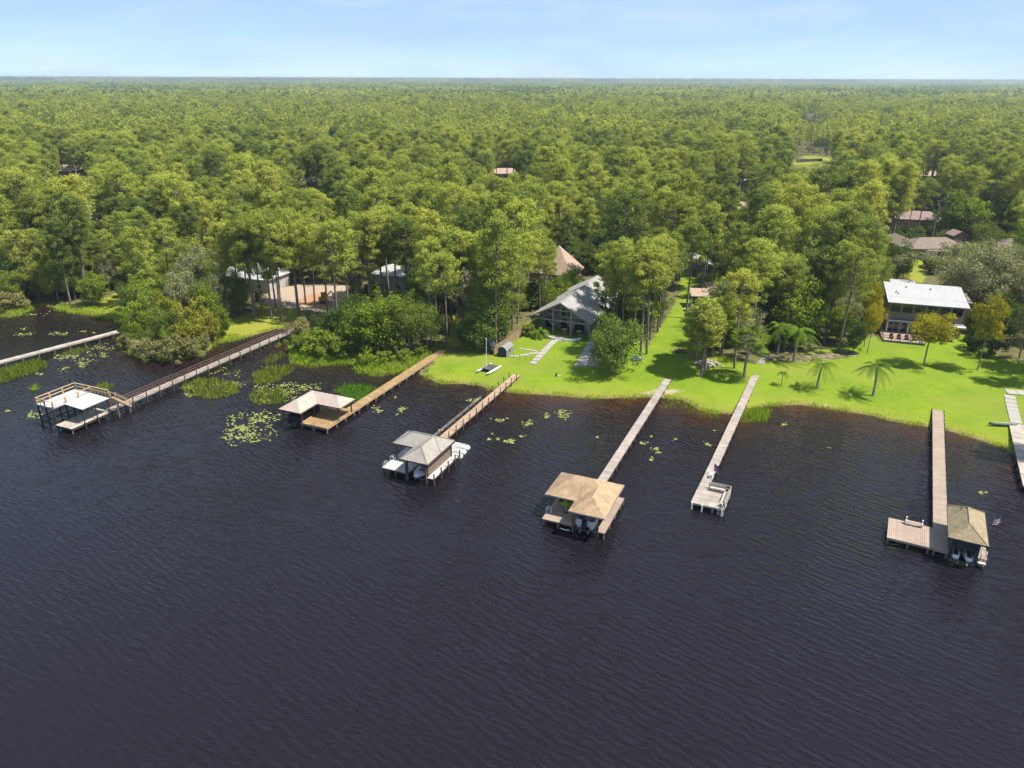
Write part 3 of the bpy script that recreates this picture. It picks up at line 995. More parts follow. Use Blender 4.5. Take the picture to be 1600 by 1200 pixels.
for k in range(3):
    c = Matrix.Rotation(R67, 4, 'Z') @ Vector((-2.5 + 0.12 * k, 11.2 - 1.4 * k, 0))
    f = thing('jet_ski_float', ('white floating dock pad behind the grey-roofed boathouse, farthest of three', 'white floating dock pad behind the grey-roofed boathouse, middle of three', 'white floating dock pad behind the grey-roofed boathouse, nearest of three')[k], 'floating dock', (O3[0] + c.x, O3[1] + c.y, 0), R67, 'floating dock pads')
    x0 = 0.0
    rr = []
    for x, hw, zt in ((x0, 0.62, 0.36), (1.6, 0.64, 0.38), (2.3, 0.55, 0.3), (2.6, 0.3, 0.16)):
        rr.append([(x, -hw, -0.1), (x, hw, -0.1), (x, hw, zt), (x, hw * 0.35, zt), (x, hw * 0.2, zt - 0.1), (x, -hw * 0.2, zt - 0.1), (x, -hw * 0.35, zt), (x, -hw, zt)])
    MB().loft(rr).build('float_body', 'deck_white', f)
    for sx in (-0.42, 0.42):
        part_box('bunk_roller', 'seat', f, max(x0, 0.9), 2.0, sx - 0.05, sx + 0.05, 0.37, 0.42)
c = Matrix.Rotation(R67, 4, 'Z') @ Vector((-2.05, 2.3, 0.25))
hull_boat('motor_boat', 'white motorboat with bow facing out of the grey-roofed boathouse slip', (O3[0] + c.x, O3[1] + c.y, 0.25), R67)
boat_lift('cradle lift under the white motorboat in the grey-roofed boathouse', O3[:2], R67, -3.2, -0.8, 0.9, 4.4, 0.06)

# --- D4: tan shingled roof
O4 = P(938, 832, 0.9)
D4 = [(-7.35, -3.3, 0.0, 7.4), (-0.5, 0.52, 0.0, 7.4), (-7.35, 0.52, 7.4, 8.6)]
t = boathouse('boathouse with tan orange shingled L-shaped hip roof at the end of the long pale pier', O4[:2], R67, D4, 0.9, 'composite', 'x',
              [(-3.75, 0.62, -0.85, 7.3), (-7.6, 0.62, 1.6, 7.5)], 3.4, 0.6, 'roof_tan', [(-7.1, 1.9), (-7.1, 7.1), (-3.5, 2.0), (-3.45, 0.1), (-3.5, 7.1), (-0.35, 0.1), (-0.35, 3.6), (-0.35, 7.1)],
              grid_piles(D4, 2.1, 2.4), 'brown_wood', 'brown_wood', fascia='wood_grey')
ladder(t, -7.3, 1.6, 0.9, math.radians(-90), 'white')
MB().path([(-4.9, -0.25, 0.35), (-4.2, -0.3, 0.3), (-3.7, -0.28, 0.42)], 0.06).build('mooring_fender', 'white', t)
pier('long straight pale pier without railings leading to the tan-roofed boathouse', O4[:2], R67, -4.05, -2.8, 8.62, 51.0, 0.9, 'wood_grey', 'brown_wood', 2.4, 0.09, inset=0.16)
c = Matrix.Rotation(R67, 4, 'Z') @ Vector((-1.95, 2.9, 0.55))
pontoon_boat('pontoon_boat', 'grey and white pontoon boat on a lift under the tan-roofed boathouse', (O4[0] + c.x, O4[1] + c.y, 0.6), R67 + math.pi, 5.6, 'grey_canvas')
boat_lift('white aluminium lift holding the pontoon boat under the tan roof', O4[:2], R67, -3.2, -0.6, 0.3, 4.6, 0.5, 'chrome')
c = Matrix.Rotation(R67, 4, 'Z') @ Vector((-5.15, 2.45, 0.9))
u = thing('patio_umbrella', 'bright lime green low patio umbrella on the tan-roofed dock', 'umbrella', (O4[0] + c.x, O4[1] + c.y, 0.9), R67)
mb = MB()
ring = [(0.72 * math.cos(i * math.pi / 4), 0.6 * math.sin(i * math.pi / 4), 1.25) for i in range(8)]
mb.add(ring + [(0, 0, 1.62)], [(i, (i + 1) % 8, 8) for i in range(8)] + [tuple(range(7, -1, -1))])
mb.build('canopy', 'lime', u)
MB().tube((0, 0, 0.06), (0, 0, 1.6), 0.03).build('pole', 'white', u)
MB().tube((0, 0, 0), (0, 0, 0.07), 0.28, 0.24, 12).build('base', 'black', u)
for i in range(2):
    c = Matrix.Rotation(R67, 4, 'Z') @ Vector((-6.4 + 1.0 * i, 4.2, 0.9))
    ch = thing('deck_chair', ('dark deck chair in the shade left of the lime umbrella', 'dark deck chair in the shade behind the lime umbrella')[i], 'chair', (O4[0] + c.x, O4[1] + c.y, 0.9), R67)
    part_box('seat', 'navy', ch, -0.28, 0.28, -0.28, 0.28, 0.4, 0.46)
    MB().add([(-0.28, 0.28, 0.45), (0.28, 0.28, 0.45), (0.28, 0.45, 1.0), (-0.28, 0.45, 1.0), (-0.28, 0.33, 0.45), (0.28, 0.33, 0.45), (0.28, 0.5, 1.0), (-0.28, 0.5, 1.0)],
             [(0, 1, 2, 3), (7, 6, 5, 4), (0, 4, 5, 1), (1, 5, 6, 2), (2, 6, 7, 3), (3, 7, 4, 0)]).build('backrest', 'navy', ch)
    for sx in (-0.25, 0.25):
        for sy in (-0.25, 0.25):
            part_box('leg', 'black', ch, sx - 0.02, sx + 0.02, sy - 0.02, sy + 0.02, 0, 0.4)

# --- D5: open pier with benches
O5 = P(1080, 783, 0.9)
r5 = math.radians(64.7 - 90)
t = pier('uneven weathered plank pier with a square benched platform at its end', O5[:2], r5, 0.05, 1.3, 4.35, 56.0, 0.9, 'wood_grey', 'brown_wood', 2.6, 0.09, w=0.2, inset=0.18)
decking(t, 'wood_grey', [(0.0, 4.15, -0.3, 4.33)], 0.9, 'x')
joists(t, 'wood_pale', [(0.0, 4.15, -0.3, 4.33)], 0.9, 0.2)
for x, y in grid_piles([(0.0, 4.15, -0.3, 4.33)], 1.6, 2.0):
    post(t, x, y, -1.9, 0.84, 0.11, 'wood_pale')
for y in (-0.42,):
    for x in (0.2, 1.45, 3.9):
        post(t, x, y, -1.9, 0.95, 0.09, 'white')
rail(t, [(1.35, 4.28), (4.1, 4.28), (4.1, -0.2)], 0.9, 'wood_grey', 0.85, 1.3, 0.045, 0.06)
bn = thing('bench', 'long weathered bench against the back railing of the square pier platform', 'bench', (O5[0], O5[1], 0.9), r5, 'platform benches')
part_box('seat', 'wood_pale', bn, 1.5, 3.5, 3.6, 4.05, 0.42, 0.47)
part_box('backrest', 'wood_pale', bn, 1.5, 3.5, 4.08, 4.13, 0.5, 0.85)
for x in (1.6, 2.5, 3.4):
    part_box('leg', 'wood_grey', bn, x - 0.04, x + 0.04, 3.62, 4.0, 0, 0.42)
bn = thing('bench', 'long weathered bench along the right railing of the square pier platform', 'bench', (O5[0], O5[1], 0.9), r5, 'platform benches')
part_box('seat', 'wood_pale', bn, 3.42, 3.9, 0.2, 3.4, 0.42, 0.47)
part_box('backrest', 'wood_pale', bn, 3.92, 3.97, 0.2, 3.4, 0.5, 0.85)
for y in (0.3, 1.8, 3.3):
    part_box('leg', 'wood_grey', bn, 3.45, 3.85, y - 0.04, y + 0.04, 0, 0.42)
ladder(t, 3.6, -0.25, 0.9, 0, 'white', 0.7)
# flag hanging from a short leaning pole at the pier's edge
fp = P(1113, 742, 0.9)
fl = thing('flag', 'limp violet and pink flag on a short pole halfway out on the weathered pier', 'flag', (fp[0], fp[1], 0.9), r5)
MB().tube((0, 0, 0), (0.1, 0.35, 1.7), 0.025).build('pole', 'white', fl)
mb = MB()
nv = 7
vs_, fs_ = [], []
for i in range(nv):
    for j in range(5):
        u_, v_ = i / (nv - 1), j / 4
        vs_.append((0.1 + 0.62 * u_, 0.35 - 0.12 * math.sin(u_ * 7 + v_), 1.66 - 0.62 * v_ - 0.55 * u_ + 0.05 * math.sin(u_ * 9)))
for i in range(nv - 1):
    for j in range(4):
        fs_.append((i * 5 + j, (i + 1) * 5 + j, (i + 1) * 5 + j + 1, i * 5 + j + 1))
MB().add(vs_, fs_).build('flag_cloth', 'violet', fl, True)
MB().add([(x, y - 0.02, z - 0.5) for x, y, z in vs_], fs_).build('flag_stripe', mk('pink_cloth', (0.72, 0.42, 0.55), 0.8), fl, True)
tp = thing('dock_box', 'small white box standing below the violet flag on the weathered pier', 'box', tuple(P(1111, 746, 0.9)), r5)
MB().box(-0.2, 0.2, -0.3, 0.3, 0, 0.5).build('box_body', 'white', tp)
MB().box(-0.22, 0.22, -0.32, 0.32, 0.502, 0.55).build('lid', 'gel', tp)

# --- D6: sand scallop roof with dark walls
O6 = P(1458, 857, 0.9)
r6 = math.radians(62.5 - 90)
D6 = [(0.0, 1.56, -0.05, 7.0), (4.35, 5.3, 0.3, 7.0), (1.56, 5.3, 6.2, 7.0)]
t = boathouse('boathouse with sand coloured hip roof and dark teal walls, boat dock on its left', O6[:2], r6, D6, 0.9, 'composite', 'x', [(1.0, 4.85, -1.1, 6.5)], 3.4, 0.65, 'roof_sand', [(1.75, -0.3), (4.2, -0.3)], grid_piles(D6, 1.5, 2.4), 'wood_grey', 'wall_teal', 'roof_sand', fascia='wall_teal')
decking(t, 'composite', [(-4.75, -0.01, 0.0, 4.75)], 0.9, 'y', 0.2)
joists(t, 'wood_grey', [(-4.75, -0.03, 0.0, 4.75)], 0.9)
for x, y in grid_piles([(-4.75, -0.3, 0.0, 4.75)], 2.2, 2.2):
    post(t, x, y, -1.9, 0.84, 0.12)
part_box('front_wall', 'wall_teal', t, 1.62, 4.28, -0.16, -0.06, 1.75, 3.24)
part_box('left_wall', 'wall_teal', t, 1.6, 1.7, 0.0, 6.0, 0.8, 3.24)
part_box('right_wall', 'wall_teal', t, 4.2, 4.3, 0.0, 6.0, 0.8, 3.24)
part_box('back_wall', 'wall_teal', t, 1.72, 4.18, 5.95, 6.05, 0.8, 3.24)
for k in range(9):
    part_box('batten', 'wall_teal', t, 1.72 + k * 0.3, 1.76 + k * 0.3, -0.2, -0.162, 1.76, 3.2)
for x in (2.4, 2.9):
    MB().tube((x - 0.2, 3.6 + x * 0.3, 4.2), (x - 0.2, 3.6 + x * 0.3, 4.75), 0.06).build('vent_pipe', 'roof_cap', t)
for x in (1.68, 4.22):
    post(t, x, -0.2, -1.9, 1.74, 0.09, 'wall_teal')
ladder(t, 4.9, 0.32, 0.9, 0, 'white', 0.9)
part_box('step_box', 'wood_pale', t, 4.45, 5.2, -0.28, 0.28, 0.5, 0.6)
part_box('dock_locker', 'white', t, 4.75, 5.2, 3.3, 3.9, 0.92, 1.5)
# white swing bench frame on the open platform
bn = thing('bench', 'white-ended low bench near the back edge of the open composite platform', 'bench', (O6[0], O6[1], 0.9), r6)
part_box('seat', 'composite', bn, -2.85, -1.25, 3.95, 4.35, 0.42, 0.48)
for x in (-2.9, -1.2):
    part_box('end_post', 'white', bn, x - 0.06, x + 0.06, 3.98, 4.3, 0, 0.5)
    part_box('end_arm', 'white', bn, x - 0.06, x + 0.06, 4.31, 4.5, 0, 0.85)
pier('straight tan composite pier edged with dark posts, leading to the dark-walled boathouse', O6[:2], r6, 0.0, 1.56, 7.02, 43.4, 0.9, 'composite', 'dark_wood', 1.75, 0.07, 0.22, 'dark_wood')
for k, (x, lab) in enumerate(((2.25, 'silver jet ski on the lift under the dark teal wall, nearer the walkway'), (3.55, 'silver jet ski on the lift under the dark teal wall, nearer the flag'))):
    c = Matrix.Rotation(r6, 4, 'Z') @ Vector((x, 1.0, 0.35))
    j = thing('jet_ski', lab, 'jet ski', (O6[0] + c.x, O6[1] + c.y, 0.35), r6, 'jet skis in the slip')
    rr = []
    for f, w, zb, zt in ((0, 0.32, 0.1, 0.5), (0.3, 0.5, 0.0, 0.55), (0.65, 0.48, 0.05, 0.6), (0.9, 0.3, 0.2, 0.55), (1.0, 0.08, 0.35, 0.5)):
        y = -1.4 + 2.8 * f
        rr.append([(-w, y, zt * 0.7), (-w * 0.5, y, zb), (w * 0.5, y, zb), (w, y, zt * 0.7), (w * 0.6, y, zt), (-w * 0.6, y, zt)])
    MB().loft(rr).build('hull', 'gel', j, True)
    MB().box(-0.2, 0.2, -1.1, 0.1, 0.5, 0.72).build('seat', 'black', j)
    MB().box(-0.22, 0.22, 0.2, 0.7, 0.5, 0.8).build('cowl', 'seat', j)
    MB().tube((-0.38, 0.2, 0.88), (0.38, 0.2, 0.88), 0.03).build('handlebar', 'black', j)
boat_lift('white lift beams carrying the jet skis below the dark teal wall', O6[:2], r6, 1.85, 4.1, -0.1, 2.2, 0.15, 'chrome')
# US style flag on a leaning pole
fb = P(1546, 860, 0.9)
c = Matrix.Rotation(r6, 4, 'Z') @ Vector((5.42, 2.3, 0.9))
fl = thing('flag', 'striped red and white flag with blue corner on a tall dark pole', 'flag', (O6[0] + c.x, O6[1] + c.y, 0.9), 0)
tip = (1.25, 0.6, 4.2)
MB().tube((0, 0, -0.05), tip, 0.04, 0.03).build('pole', 'dark_wood', fl)
dirv = Vector(tip).normalized()
for k in range(7):
    vs_, fs_ = [], []
    z0, z1 = -k * 0.13, -(k + 1) * 0.13 + 0.003
    for i in range(8):
        u_ = i / 7 * 1.25
        wv = 0.10 * math.sin(u_ * 6)
        for zz in (z0, z1):
            p = Vector(tip) + dirv * zz
            vs_.append((p.x - u_ * 0.75, p.y + wv, p.z - 0.3 * u_))
    for i in range(7):
        fs_.append((2 * i, 2 * i + 2, 2 * i + 3, 2 * i + 1))
    MB().add(vs_, fs_).build('stripe', 'red' if k % 2 == 0 else 'white', fl)
vs_, fs_ = [], []
for i in range(5):
    u_ = i / 4 * 0.55
    wv = 0.10 * math.sin(u_ * 6)
    for zz in (0.005, -0.5):
        p = Vector(tip) + dirv * zz
        vs_.append((p.x - u_ * 0.75, p.y + wv - 0.012, p.z - 0.3 * u_))
fs_ = [(2 * i, 2 * i + 2, 2 * i + 3, 2 * i + 1) for i in range(4)]
MB().add(vs_, fs_).build('canton', 'flagblue', fl)

# --- D7: pier at the right edge
a = P(1586, 662, 0.9)
t = pier('pale plank pier leaving the lawn at the right edge of the view', a[:2], math.radians(62.5 + 90), -1.25, 0.85, 0, 22, 0.95, 'wood_pale', 'green_paint', 2.4, 0.1, inset=0.15)
b = P(1560, 660, 0.9)
bt = thing('rowboat', 'narrow upturned dull green rowboat on the lawn beside the right-edge pier', 'boat', (float(P(1566, 665, 0.7)[0]), float(P(1566, 665, 0.7)[1]), 0.82), math.radians(-8))
rr = []
for f, w in ((0, 0.06), (0.15, 0.26), (0.45, 0.36), (0.8, 0.32), (1, 0.2)):
    x = -2.0 + 4.0 * f
    rr.append([(x, -w, 0.0), (x, w, 0.0), (x, w * 0.85, 0.28), (x, 0, 0.4), (x, -w * 0.85, 0.28)])
MB().loft(rr).build('hull', 'green_paint', bt, True)
MB().bar((-1.8, 0, 0.36), (1.9, 0, 0.41), 0.05, 0.05).build('keel', 'white', bt)
# ------------------------------------------------------------------ houses
def window(parent, x, z, w, h, y, frame='white', mull=1):
    """Framed window on a wall that faces local -y."""
    f = MB()
    t = 0.09
    f.box(x - w / 2, x + w / 2, y - 0.06, y - 0.003, z, z + t).box(x - w / 2, x + w / 2, y - 0.06, y - 0.003, z + h - t, z + h)
    f.box(x - w / 2, x - w / 2 + t, y - 0.06, y - 0.003, z + t, z + h - t).box(x + w / 2 - t, x + w / 2, y - 0.06, y - 0.003, z + t, z + h - t)
    for k in range(1, mull + 1):
        xx = x - w / 2 + w * k / (mull + 1)
        f.box(xx - 0.04, xx + 0.04, y - 0.055, y - 0.003, z + t, z + h - t)
    o = f.build('window', frame, parent)
    for k in range(mull + 1):
        a_ = x - w / 2 + w * k / (mull + 1) + 0.05
        b_ = x - w / 2 + w * (k + 1) / (mull + 1) - 0.05
        MB().box(a_, b_, y - 0.03, y - 0.004, z + t, z + h - t).build('pane', 'glass', o)
    return o


def gen_house(label, at, w, d, wall_h, rot, roof, roof_mat, wall_mat, rise, over=0.6, cat='house', wins=3, chimney=False, name='house'):
    h = thing(name, label, cat, at, math.radians(rot))
    part_box('wall', wall_mat, h, -w / 2, w / 2, -d / 2, d / 2, -0.3, wall_h)
    if roof == 'hip':
        r = MB().hip(-w / 2 - over, w / 2 + over, -d / 2 - over, d / 2 + over, wall_h + 0.17, rise / (min(w, d) / 2 + over)).build('roof', roof_mat, h)
    else:
        r = MB().gable(-w / 2 - over, w / 2 + over, -d / 2 - over, d / 2 + over, wall_h + 0.19, wall_h + 0.19 + rise)
        r = r.build('roof', roof_mat, h)
        xm = w / 2
        for y in (-d / 2 + 0.05, d / 2 - 0.05):
            MB().add([(-xm, y, wall_h + 0.01), (xm, y, wall_h + 0.01), (0, y, wall_h + rise * xm / (xm + over) - 0.02)], [(0, 1, 2)]).build('gable_end', wall_mat, h)
    if wins:
        for i in range(wins):
            x = -w / 2 + w * (i + 0.5) / wins
            if i == wins // 2:
                part_box('door', 'brown_wood', h, x - 0.5, x + 0.5, -d / 2 - 0.05, -d / 2 - 0.003, 0.0, 2.1)
            else:
                window(h, x, 0.9, min(1.6, w / wins * 0.7), 1.2, -d / 2)
    if chimney:
        part_box('chimney', 'wall_brick', r, w * 0.2, w * 0.2 + 0.8, -0.4, 0.4, wall_h, wall_h + rise + 1.0)
    return h


# --- main house: long grey gable with an open timber porch
c = P(832, 491.5, 4.2)
gA = 0.95
h = thing('house', 'long grey-roofed gable house with an open timber porch facing the lake', 'house', (c[0], c[1], gA), R67)
ze, zr, wA, pk = 4.2 - gA, 7.85 - gA, 13.1, 6.6
mb = MB()
yF, yB, th = -1.3, 24.0, 0.22
pr = [(0 - 0.2, ze), (pk, zr), (wA + 0.2, ze), (wA + 0.2, ze - th), (pk, zr - th), (-0.2, ze - th)]
vs_ = [(x, yF, z) for x, z in pr] + [(x, yB, z) for x, z in pr]
mb.add(vs_, [(0, 5, 4, 1), (1, 4, 3, 2), (6, 7, 10, 11), (7, 8, 9, 10), (0, 1, 7, 6), (1, 2, 8, 7), (2, 3, 9, 8), (3, 4, 10, 9), (4, 5, 11, 10), (5, 0, 6, 11)])
rf = mb.build('roof', 'roof_house', h)
MB().bar((pk, yF + 0.02, zr + 0.02), (pk, yB - 0.02, zr + 0.02), 0.3, 0.06).build('ridge_cap', 'roof_house', rf)
for sx, xe in ((-1, -0.2), (1, wA + 0.2)):
    MB().bar((xe, yF - 0.05, ze - 0.09), (pk, yF - 0.05, zr - 0.09), 0.07, 0.26).build('rake_board', 'beam', rf)
for x, y in ((4.2, 9.0), (9.0, 14.0), (8.2, 5.0)):
    zz = ze + (zr - ze) * (1 - abs(x - pk) / pk)
    MB().tube((x, y, zz - 0.1), (x, y, zz + 0.4), 0.08).build('vent_pipe', 'roof_cap', rf)
yW = 2.6
wf = MB()
wf.add([(0.6, yW, 0), (wA - 0.6, yW, 0), (wA - 0.6, yW, ze + 0.05), (pk, yW, zr - 0.35), (0.6, yW, ze + 0.05)], [(0, 1, 2, 3, 4)])
wf.build('front_wall', 'wall_grey', h)
part_box('side_wall', 'wall_grey', h, 0.55, 0.65, yW, yB - 0.8, 0, ze + 0.1)
part_box('side_wall', 'wall_grey', h, wA - 0.65, wA - 0.55, yW, yB - 0.8, 0, ze + 0.1)
part_box('back_wall', 'wall_grey', h, 0.6, wA - 0.6, yB - 0.9, yB - 0.8, 0, ze + 0.1)
window(h, 3.1, ze - 0.1, 1.5, 1.1, yW)
window(h, 6.6, ze - 0.4, 2.4, 2.0, yW, 'white', 1)
window(h, 9.2, ze - 0.4, 1.9, 1.3, yW, 'white', 1)
window(h, 11.6, ze - 1.2, 0.9, 1.0, yW, 'white', 0)
for x in (3.0, 6.6, 9.6):
    window(h, x, 0.2, 2.2, 2.1, yW, 'dark_wood', 2)
part_box('porch_floor', 'wall_brick', h, 0.3, wA - 0.3, -1.2, yW, -0.5, 0.06)
for x in (0.35, 5.0, 8.9, wA - 0.35):
    part_box('porch_post', 'beam', h, x - 0.14, x + 0.14, -1.05, -0.77, 0.06, ze + (0 if x in (0.35, wA - 0.35) else (zr - ze) * (1 - abs(x - pk) / pk) - 0.25) - (0.22 if x in (0.35, wA - 0.35) else 0))
    for s in (-1, 1):
        if 0 < x + s * 1.1 < wA:
            MB().bar((x + s * 0.12, -0.91, ze - 1.35), (x + s * 0.95, -0.91, ze - 0.42), 0.13, 0.16).build('brace', 'beam', h)
part_box('tie_beam', 'beam', h, 0.1, wA - 0.1, -0.765, -0.56, ze - 0.5, ze - 0.2)
MB().bar((3.3, -0.9, zr - 1.75), (9.9, -0.9, zr - 1.75), 0.15, 0.2).build('collar_beam', 'beam', h)
MB().bar((pk, -0.9, zr - 1.7), (pk, -0.9, zr - 0.3), 0.16, 0.16).build('king_post', 'beam', h)
for i, (x, lab) in enumerate(((7.0, 'white round table on the timber porch of the grey house'), (10.2, 'white round table at the right end of the timber porch'))):
    cc = Matrix.Rotation(R67, 4, 'Z') @ Vector((x, 0.6, 0))
    tb = thing('porch_table', lab, 'table', (c[0] + cc.x, c[1] + cc.y, gA + 0.06), R67)
    MB().tube((0, 0, 0.7), (0, 0, 0.75), 0.6, n=16).build('table_top', 'white', tb)
    MB().tube((0, 0, 0), (0, 0, 0.7), 0.06).build('stem', 'white', tb)
    MB().tube((0, 0, 0), (0, 0, 0.04), 0.3, n=12).build('base', 'white', tb)
# curved paved patio with a low pale wall
c2 = G(880, 527)
pt = thing('patio', 'semicircular grey paved patio with low pale wall in front of the timber porch', 'patio', c2, R67)
arc = [(3.9 * math.cos(math.pi + math.pi * k / 16), 2.6 * math.sin(math.pi + math.pi * k / 16)) for k in range(17)]
MB().prism(arc, -0.3, 0.06).build('paving', 'paver', pt)
for k in range(16):
    if k in (7, 8):
        continue
    a_, b_ = arc[k], arc[k + 1]
    MB().prism([a_, b_, (b_[0] * 0.93, b_[1] * 0.93), (a_[0] * 0.93, a_[1] * 0.93)], 0.062, 0.5).build('wall_segment', 'white', pt)
for k in (3, 7, 9, 13):
    post(pt, arc[k][0] * 1.02, arc[k][1] * 1.02, -0.1, 1.1, 0.03, 'black', name='gate_post')


def slab(label, pts, name='path', z=0.05, mat='concrete', w=None):
    """Concrete strip laid on the ground, made of separate cast slabs."""
    ps = [G(*p) for p in pts]
    t = thing(name, label, 'path', ps[0], 0)
    t['kind'] = 'structure'
    o = ps[0]
    for a_, b_ in zip(ps, ps[1:]):
        d = (b_ - a_)[:2]
        L = np.hypot(*d)
        u_ = d / L
        n_ = np.array([-u_[1], u_[0]]) * w / 2
        k = max(1, int(L / 1.5))
        for i in range(k):
            p = a_[:2] + d * i / k
            q = a_[:2] + d * (i + 1) / k - u_ * 0.03
            poly = [p - n_, q - n_, q + n_, p + n_]
            zt = max(float(gz(*v)) for v in poly) + z - o[2]
            MB().prism([(v[0] - o[0], v[1] - o[1]) for v in poly], zt - 0.35, zt).build('slab', mat, t)
    return t


slab('straight concrete path from the patio down towards the lake', [(832, 569), (868, 531)], w=1.25)
slab('short concrete path branching off to the charcoal shed', [(841, 551), (812, 556.5), (797, 557)], w=0.8)
slab('short narrow concrete path branching off across the left lawn', [(840, 549), (811, 544.5)], w=0.55)
c2 = G(915, 552)
dr = thing('driveway', 'cracked concrete pad on the lawn beside the round leafy tree', 'driveway', c2, 0)
dr['kind'] = 'structure'
qs = [G(*p)[:2] for p in ((897, 573), (936, 574), (945, 532), (921, 531))]
for i in range(2):
    for j in range(4):
        def bl(u_, v_):
            return qs[0] * (1 - u_) * (1 - v_) + qs[1] * u_ * (1 - v_) + qs[2] * u_ * v_ + qs[3] * (1 - u_) * v_
        g_ = 0.008
        poly = [bl(i / 2 + g_, j / 4 + g_), bl((i + 1) / 2 - g_, j / 4 + g_), bl((i + 1) / 2 - g_, (j + 1) / 4 - g_), bl(i / 2 + g_, (j + 1) / 4 - g_)]
        zt = max(float(gz(*v)) for v in poly) + 0.05 - c2[2] + random.uniform(0, 0.03)
        MB().prism([(v[0] - c2[0], v[1] - c2[1]) for v in poly], zt - 0.4, zt).build('slab', 'concrete', dr)
slab('white concrete walk at the right edge leading to the last pier', [(1577, 618), (1588, 662)], w=1.6)
slab('grey concrete landing at the right edge above the white walk', [(1572, 612), (1640, 618)], w=2.2)
slab('short grey walkway from the palms down to the weathered plank pier', [(1187, 569), (1196, 560)], w=1.2, mat='paver')

# --- cedar fence
f0, f1 = G(772, 555), G(834, 512)
L = float(np.hypot(*(f1 - f0)[:2]))
fe = thing('fence', 'tall cedar board fence running up the slope left of the grey house', 'fence', f0, math.atan2(f1[1] - f0[1], f1[0] - f0[0]))
npan = int(L / 2.4)
for k in range(npan):
    mb = MB()
    for i in range(15):
        x = k * 2.4 + i * 0.16
        mb.box(x, x + 0.15, -0.02, 0.02, -0.2, 1.85 + random.uniform(-0.03, 0.03))
    mb.build('fence_panel', 'fence', fe, kind='stuff')
    post(fe, k * 2.4, 0.08, -0.3, 1.95, 0.05, 'fence', True, 'fence_post')


def wire_fence(label, a_, b_, n, h, mat='black'):
    p, q = G(*a_), G(*b_)
    L_ = float(np.hypot(*(q - p)[:2]))
    t = thing('wire_fence', label, 'fence', p, math.atan2(q[1] - p[1], q[0] - p[0]))
    for i in range(n + 1):
        post(t, L_ * i / n, 0, -0.2, h, 0.025, mat, name='fence_post')
    for z in (h * 0.35, h * 0.97):
        MB().bar((0, 0, z), (L_, 0, z), 0.015, 0.015).build('wire', mat, t)
    return t


wire_fence('low dark wire fence crossing the lawn below the charcoal shed', (793, 557), (840, 567), 5, 0.9)


# --- garden sheds (gambrel)
def shed(label, px, rot, w, d, hw, front, side, roofm):
    t = thing('garden_shed', label, 'shed', G(*px), math.radians(rot))
    pr = [(-w / 2, 0), (w / 2, 0), (w / 2, hw), (w * 0.3, hw + w * 0.28), (0, hw + w * 0.38), (-w * 0.3, hw + w * 0.28), (-w / 2, hw)]
    n = len(pr)
    MB().add([(x, -d / 2, z) for x, z in pr], [tuple(range(n))]).build('front_wall', front, t)
    MB().add([(x, d / 2, z) for x, z in pr], [tuple(range(n - 1, -1, -1))]).build('back_wall', front, t)
    part_box('side_wall', side, t, w / 2 - 0.04, w / 2 - 0.005, -d / 2 + 0.01, d / 2 - 0.01, 0, hw)
    part_box('side_wall', side, t, -w / 2 + 0.005, -w / 2 + 0.04, -d / 2 + 0.01, d / 2 - 0.01, 0, hw)
    r = MB()
    rp = [(w / 2 + 0.08, hw - 0.06), (w * 0.3, hw + w * 0.28), (0, hw + w * 0.38), (-w * 0.3, hw + w * 0.28), (-w / 2 - 0.08, hw - 0.06)]
    vs_ = [(x, y, z + 0.01) for y in (-d / 2 - 0.1, d / 2 + 0.1) for x, z in rp] + [(x, y, z + 0.07) for y in (-d / 2 - 0.1, d / 2 + 0.1) for x, z in rp]
    fs_ = []
    for i in range(4):
        fs_ += [(10 + i, 11 + i, 16 + i, 15 + i), (i, 5 + i, 6 + i, 1 + i), (i, 1 + i, 11 + i, 10 + i), (5 + i, 15 + i, 16 + i, 6 + i)]
    r.add(vs_, fs_).build('roof', roofm, t)
    for sx in (-1, 1):
        MB().box(min(sx * 0.02, sx * w * 0.4), max(sx * 0.02, sx * w * 0.4), -d / 2 - 0.05, -d / 2 - 0.003, 0.05, hw).build('door', front, t)
    part_box('side_window', 'glass', t, w / 2, w / 2 + 0.02, -0.4, 0.3, hw * 0.45, hw * 0.8)
    return t


shed('charcoal-fronted barn-roof garden shed standing in front of the cedar fence', (790, 553), -23.5, 1.75, 3.2, 1.3, 'shed', 'shed_side', 'shed_side')
shed('dark navy garden shed in the shade on the far side of the cedar fence', (763, 548), -23.5, 2.4, 2.4, 1.4, 'shed', 'shed', 'shed')

# --- catamaran drawn up on the lawn
c = G(764, 579)
t = thing('catamaran', 'small beached catamaran with black trampoline and bare white mast', 'sailboat', (c[0], c[1], c[2]), math.radians(-23.5 - 8))
for sx in (-1.1, 1.1):
    rr = []
    for f, w, zb in ((0, 0.04, 0.35), (0.12, 0.16, 0.15), (0.4, 0.22, 0.05), (0.8, 0.2, 0.05), (1, 0.14, 0.12)):
        y = -2.4 + 4.8 * f
        rr.append([(sx - w, y, 0.45), (sx - w * 0.7, y, zb + 0.08), (sx, y, zb - 0.02), (sx + w * 0.7, y, zb + 0.08), (sx + w, y, 0.45), (sx, y, 0.52)])
    MB().loft(rr).build('hull', 'gel', t, True)
for y in (-0.9, 1.5):
    MB().tube((-1.15, y, 0.62), (1.15, y, 0.62), 0.05).build('crossbeam', 'chrome', t)
part_box('trampoline', 'tank', t, -0.95, 0.95, -0.85, 1.45, 0.585, 0.61)
MB().tube((0, -0.9, 0.6), (-0.05, -0.7, 6.3), 0.06, 0.045).build('mast', 'white', t)
MB().tube((-0.05, -0.75, 6.3), (-0.05, -0.75, 6.45), 0.11).build('mast_float', 'white', t)

